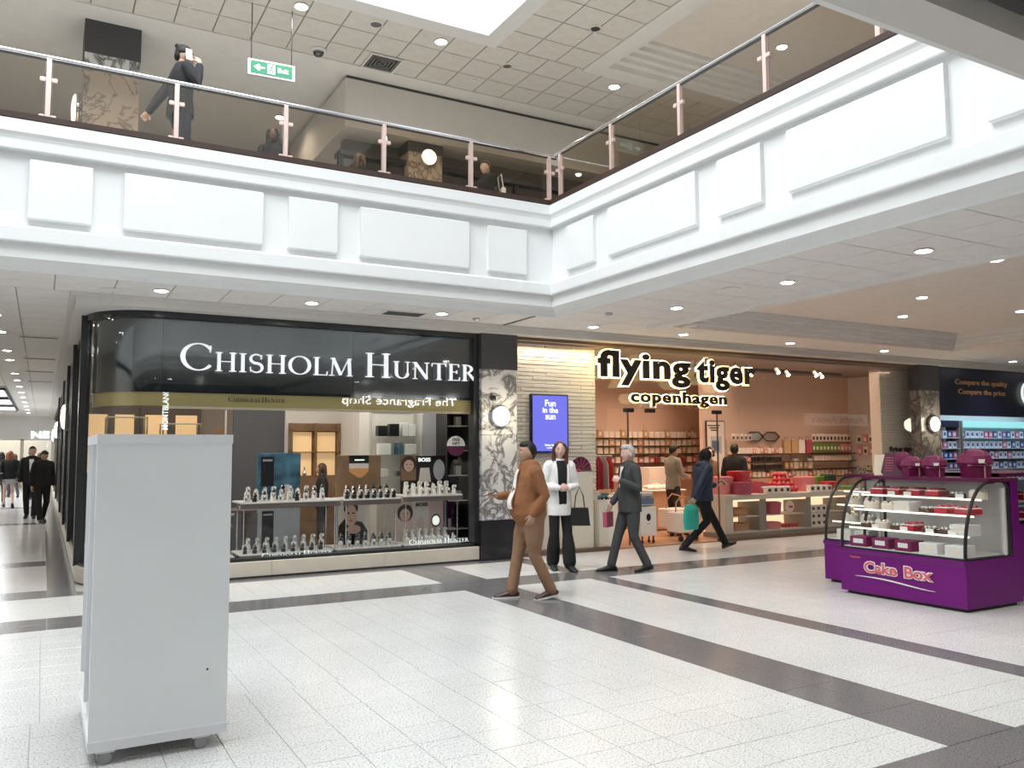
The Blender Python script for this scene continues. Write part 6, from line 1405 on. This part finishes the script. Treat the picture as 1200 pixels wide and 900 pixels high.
# 3 grey-haired man in the grey suit
p, s = person('grey-haired man in a dark grey suit and white shirt walking left', (6.92, 9.12, 0), math.radians(78), 1.68, 'pink',
    dict(walk2, anR=(.09, .26, .085), ftR=0.0, anL=(-.10, -.20, .105), ftL=-.12, knL=(-.1, .0, .49), elL=(-.26, -.02, 1.15), wrL=(-.16, .22, 1.26), hdL=V(.35, .6, .25), plL=V(1, -.2, 0), thL=V(0, .2, 1), cuL=1.5, elR=(.24, .0, 1.15), wrR=(.22, .18, .92), cuR=1.0),
    'suit_grey', 'jacket', 'suit_grey', 'hair_grey', 'grey', 'shoe_black', 2, None, 1.06, .0, head_yaw=.12, shirt=('white_cloth', .012, .05, 1.16, 1.45), hem=.82, belly=.012)
q = MB().tube([(0, .145, 1.44), (0, .160, 1.36), (0, .178, 1.22)], [(.012, .006), (.018, .006), (.022, .006)], 6, side=(1, 0, 0)); q.v = [(x*s, y*s, z*s) for x, y, z in q.v]; q.build('tie', 'dark_grey_cloth', p, True)
t = thing('carrier_bag', 'small dark red bag carried low by the grey-suited man', 'bag', world(p, (.22, .24, .60), s), .5); MB().plate([(-.10, 0), (-.10, .2), (.10, .2), (.10, 0)], (0, -.03, 0), (1,0,0), (0,0,1), (0,.06,0)).build('body', 'dark_pink', t); MB().tube([(-.05, 0, .2), (0, 0, .26), (.05, 0, .2)], .004, 5).build('handle', 'dark_pink', t)
# 4 person in the navy puffer jacket, striding right with a teal bag
p, s = person('person in a navy puffer jacket and black headscarf striding right', (9.30, 10.35, 0), math.radians(-106), 1.63, 'light',
    dict(knR=(.11, .02, .50), anR=(.11, -.40, .11), ftR=-.1, knL=(-.09, .26, .50), anL=(-.09, .46, .12), ftL=.30, elL=(-.25, .02, 1.13), wrL=(-.14, .33, 1.11), hdL=V(.2, 1, .15), plL=V(0, 0, 1), thL=V(1, .2, .3), cuL=.8, elR=(.26, -.16, 1.12), wrR=(.26, -.26, .93), cuR=1.2),
    'puffer_navy', 'puffer', 'black_cloth', 'black_cloth', 'scarf', 'shoe_black', 2, None, 1.16, .06, head_pitch=-.35, hem=.86)
w = world(p, (-.10, .46, 1.16), s); phone(w, (math.radians(60), 0, math.radians(-80)), 'pale phone held up by the person in navy', 'card_white')
t = thing('shopping_bag', 'teal shopping bag carried behind by the person in navy', 'bag', world(p, (.27, -.34, .36), s), math.radians(10))
bagm = remesh(MB().tube([(0, 0, .03), (0, 0, .15), (0, 0, .34), (0, 0, .42)], [(.15, .06), (.18, .075), (.17, .06), (.14, .02)], 14, side=(1,0,0)), .012, 3); bagm.build('body', 'teal', t, True); MB().tube([(-.07, 0, .40), (0, 0, .52), (.07, 0, .40)], .008, 6).build('handle', 'teal', t)
# upper gallery
p, s = person('man in black with a phone at his ear walking right on the upper gallery', (1.30, 10.45, 4.75), math.radians(-78), 1.78, 'light',
    dict(walk, elR=(.27, .10, 1.17), wrR=(.16, .16, 1.50), hdR=V(-.4, -.1, 1), plR=V(-1, -.3, 0), thR=V(-.2, -.6, .4), cuR=.8, elL=(-.25, -.16, 1.14), wrL=(-.26, -.28, .93)),
    'dark_grey_cloth', 'jacket', 'jeans', 'hair_black', 'cap', 'shoe_black', 2, None, 1.02, .02, head_yaw=-.1)
phone(world(p, (.105, .05, 1.61), s), (math.radians(8), 0, math.radians(190)), 'pale phone pressed to the ear of the man on the upper gallery', 'card_white')
person('dark silhouetted person farther back on the upper gallery, behind the glass', (2.82, 12.2, 4.75), math.radians(150), 1.64, 'dark', None, 'black_cloth', 'jacket', 'black_cloth', 'hair_black', 'long', fine=1)
person('person in black behind the upper glass, left of the round lamp', (4.3, 12.7, 4.75), math.radians(-80), 1.68, 'light', None, 'black_cloth', 'jacket', 'black_cloth', 'hair_brown', 'long', fine=1)
p, s = person('brown-haired person walking left with a white bag behind the upper glass by the corner', (6.32, 12.1, 4.75), math.radians(95), 1.70, 'light', None, 'black_cloth', 'jacket', 'black_cloth', 'hair_brown', 'short', fine=1)
t = thing('shoulder_bag', 'white bag hanging on the back of the person by the upper corner', 'bag', world(p, (-.16, -.19, .98), s), math.radians(80)); MB().cbox((0, 0, .12), (.26, .08, .30), .03).build('body', 'card_white', t); MB().tube([(-.1, 0, .27), (-.1, .03, .48), (.08, .03, .48), (.1, 0, .27)], .008, 6).build('strap', 'card_white', t)
# gift shop people
person('shop assistant in a grey jumper with black hair behind the striding person', (10.72, 12.75, .012), math.radians(-95), 1.72, 'tan', dict(elL=(-.25, .05, 1.15), wrL=(-.16, .26, 1.10), elR=(.25, .05, 1.15), wrR=(.16, .26, 1.10)), 'grey_jumper', 'shirt', 'dark_grey_cloth', 'hair_black', 'short', fine=1, head_pitch=-.3)
person('person in black seen in silhouette among the gift shop shelves', (12.35, 12.75, .012), math.radians(-60), 1.72, 'dark', None, 'black_cloth', 'jacket', 'black_cloth', 'hair_black', 'short', fine=1)
person('person with curly brown hair bending over the goods in the gift shop', (11.55, 12.65, .012), math.radians(170), 1.64, 'light', None, 'brown_cloth', 'shirt', 'dark_grey_cloth', 'hair_brown', 'curly', fine=1, head_pitch=-.4)
person('person in a red top beside the clothes rail in the gift shop', (9.20, 13.4, .012), math.radians(-100), 1.68, 'light', None, 'red_cloth', 'shirt', 'black_cloth', 'hair_black', 'short', fine=1)
# seated woman inside the jeweller's
person('dark-haired woman in grey at the back of the jeweller', (3.95, 13.35, -.30), math.radians(75), 1.62, 'light', dict(elL=(-.24, .02, 1.13), wrL=(-.12, .26, 1.05), elR=(.24, .02, 1.13), wrR=(.12, .26, 1.05)), 'dark_grey_cloth', 'shirt', 'dark_grey_cloth', 'hair_brown', 'long', fine=1) if False else person('dark-haired woman in grey at the back of the jeweller', (4.0, 13.5, .012), math.radians(75), 1.42, 'light', dict(elL=(-.24, .02, 1.13), wrL=(-.12, .26, 1.05), elR=(.24, .02, 1.13), wrR=(.12, .26, 1.05)), 'dark_grey_cloth', 'shirt', 'dark_grey_cloth', 'hair_brown', 'long', fine=1)
# corridor
person('man in a black suit and white shirt walking towards the viewer along the corridor', (-.22, 24.2, 0), math.radians(175), 1.80, 'light', dict(walk), 'black_cloth', 'jacket', 'black_cloth', 'hair_black', 'short', fine=1, shirt=('white_cloth', .03, .05, 1.1, 1.44), hem=.82)
person('man in black with head bowed, nearest in the corridor by the shop window', (.02, 22.7, 0), math.radians(195), 1.70, 'tan', dict(walk2), 'black_cloth', 'jacket', 'black_cloth', 'hair_black', 'short', fine=1, hem=.84, head_pitch=-.4, lean=.06, head_yaw=.2)
p, s = person('ginger-haired woman in a short grey skirt walking away along the corridor', (-.86, 29.7, 0), math.radians(5), 1.72, 'pink', dict(walk), 'black_cloth', 'shirt', 'black_cloth', 'hair_ginger', 'long', fine=1, skirt='skirt_grey')
t = thing('handbag', 'black bag at the hip of the ginger-haired woman in the corridor', 'bag', world(p, (-.22, 0, .85), s), 0); MB().cbox((0, 0, .1), (.12, .26, .24), .03).build('body', 'leather_black', t); MB().tube([(0, -.1, .2), (.06, 0, .55), (0, .1, .2)], .006, 5).build('strap', 'leather_black', t)
cr = [(-1.15, 31.5, 'dark_grey_cloth', 'hair_black', 'person in dark grey at the left edge of the corridor crowd'), (-1.45, 33.5, 'brown_cloth', 'hair_brown', 'person in brown left of the ginger-haired woman'), (-.35, 34, 'white_cloth', 'hair_black', 'person in white between the suited men and the ginger-haired woman'),
      (-.9, 36.5, 'puffer_navy', 'hair_brown', 'person in navy far down the corridor'), (-1.7, 38, 'red_cloth', 'hair_black', 'person in dark red far down the corridor'), (-.1, 39, 'grey_jumper', 'hair_brown', 'person in grey far down the corridor on the right'), (-2.1, 41, 'black_cloth', 'hair_black', 'person in black near the end of the corridor'), (-1.2, 43, 'white_cloth', 'hair_brown', 'person in white near the end of the corridor')]
for k, (x, y, c, h_, lab) in enumerate(cr):
    person(lab, (x, y, 0), math.radians(random.choice([0, 180])+random.uniform(-20, 20)), random.uniform(1.62, 1.8), 'light', dict(walk if k % 2 else walk2), c, 'jacket', 'jeans' if k % 2 else 'black_cloth', h_, 'short' if k % 3 else 'long', fine=0)
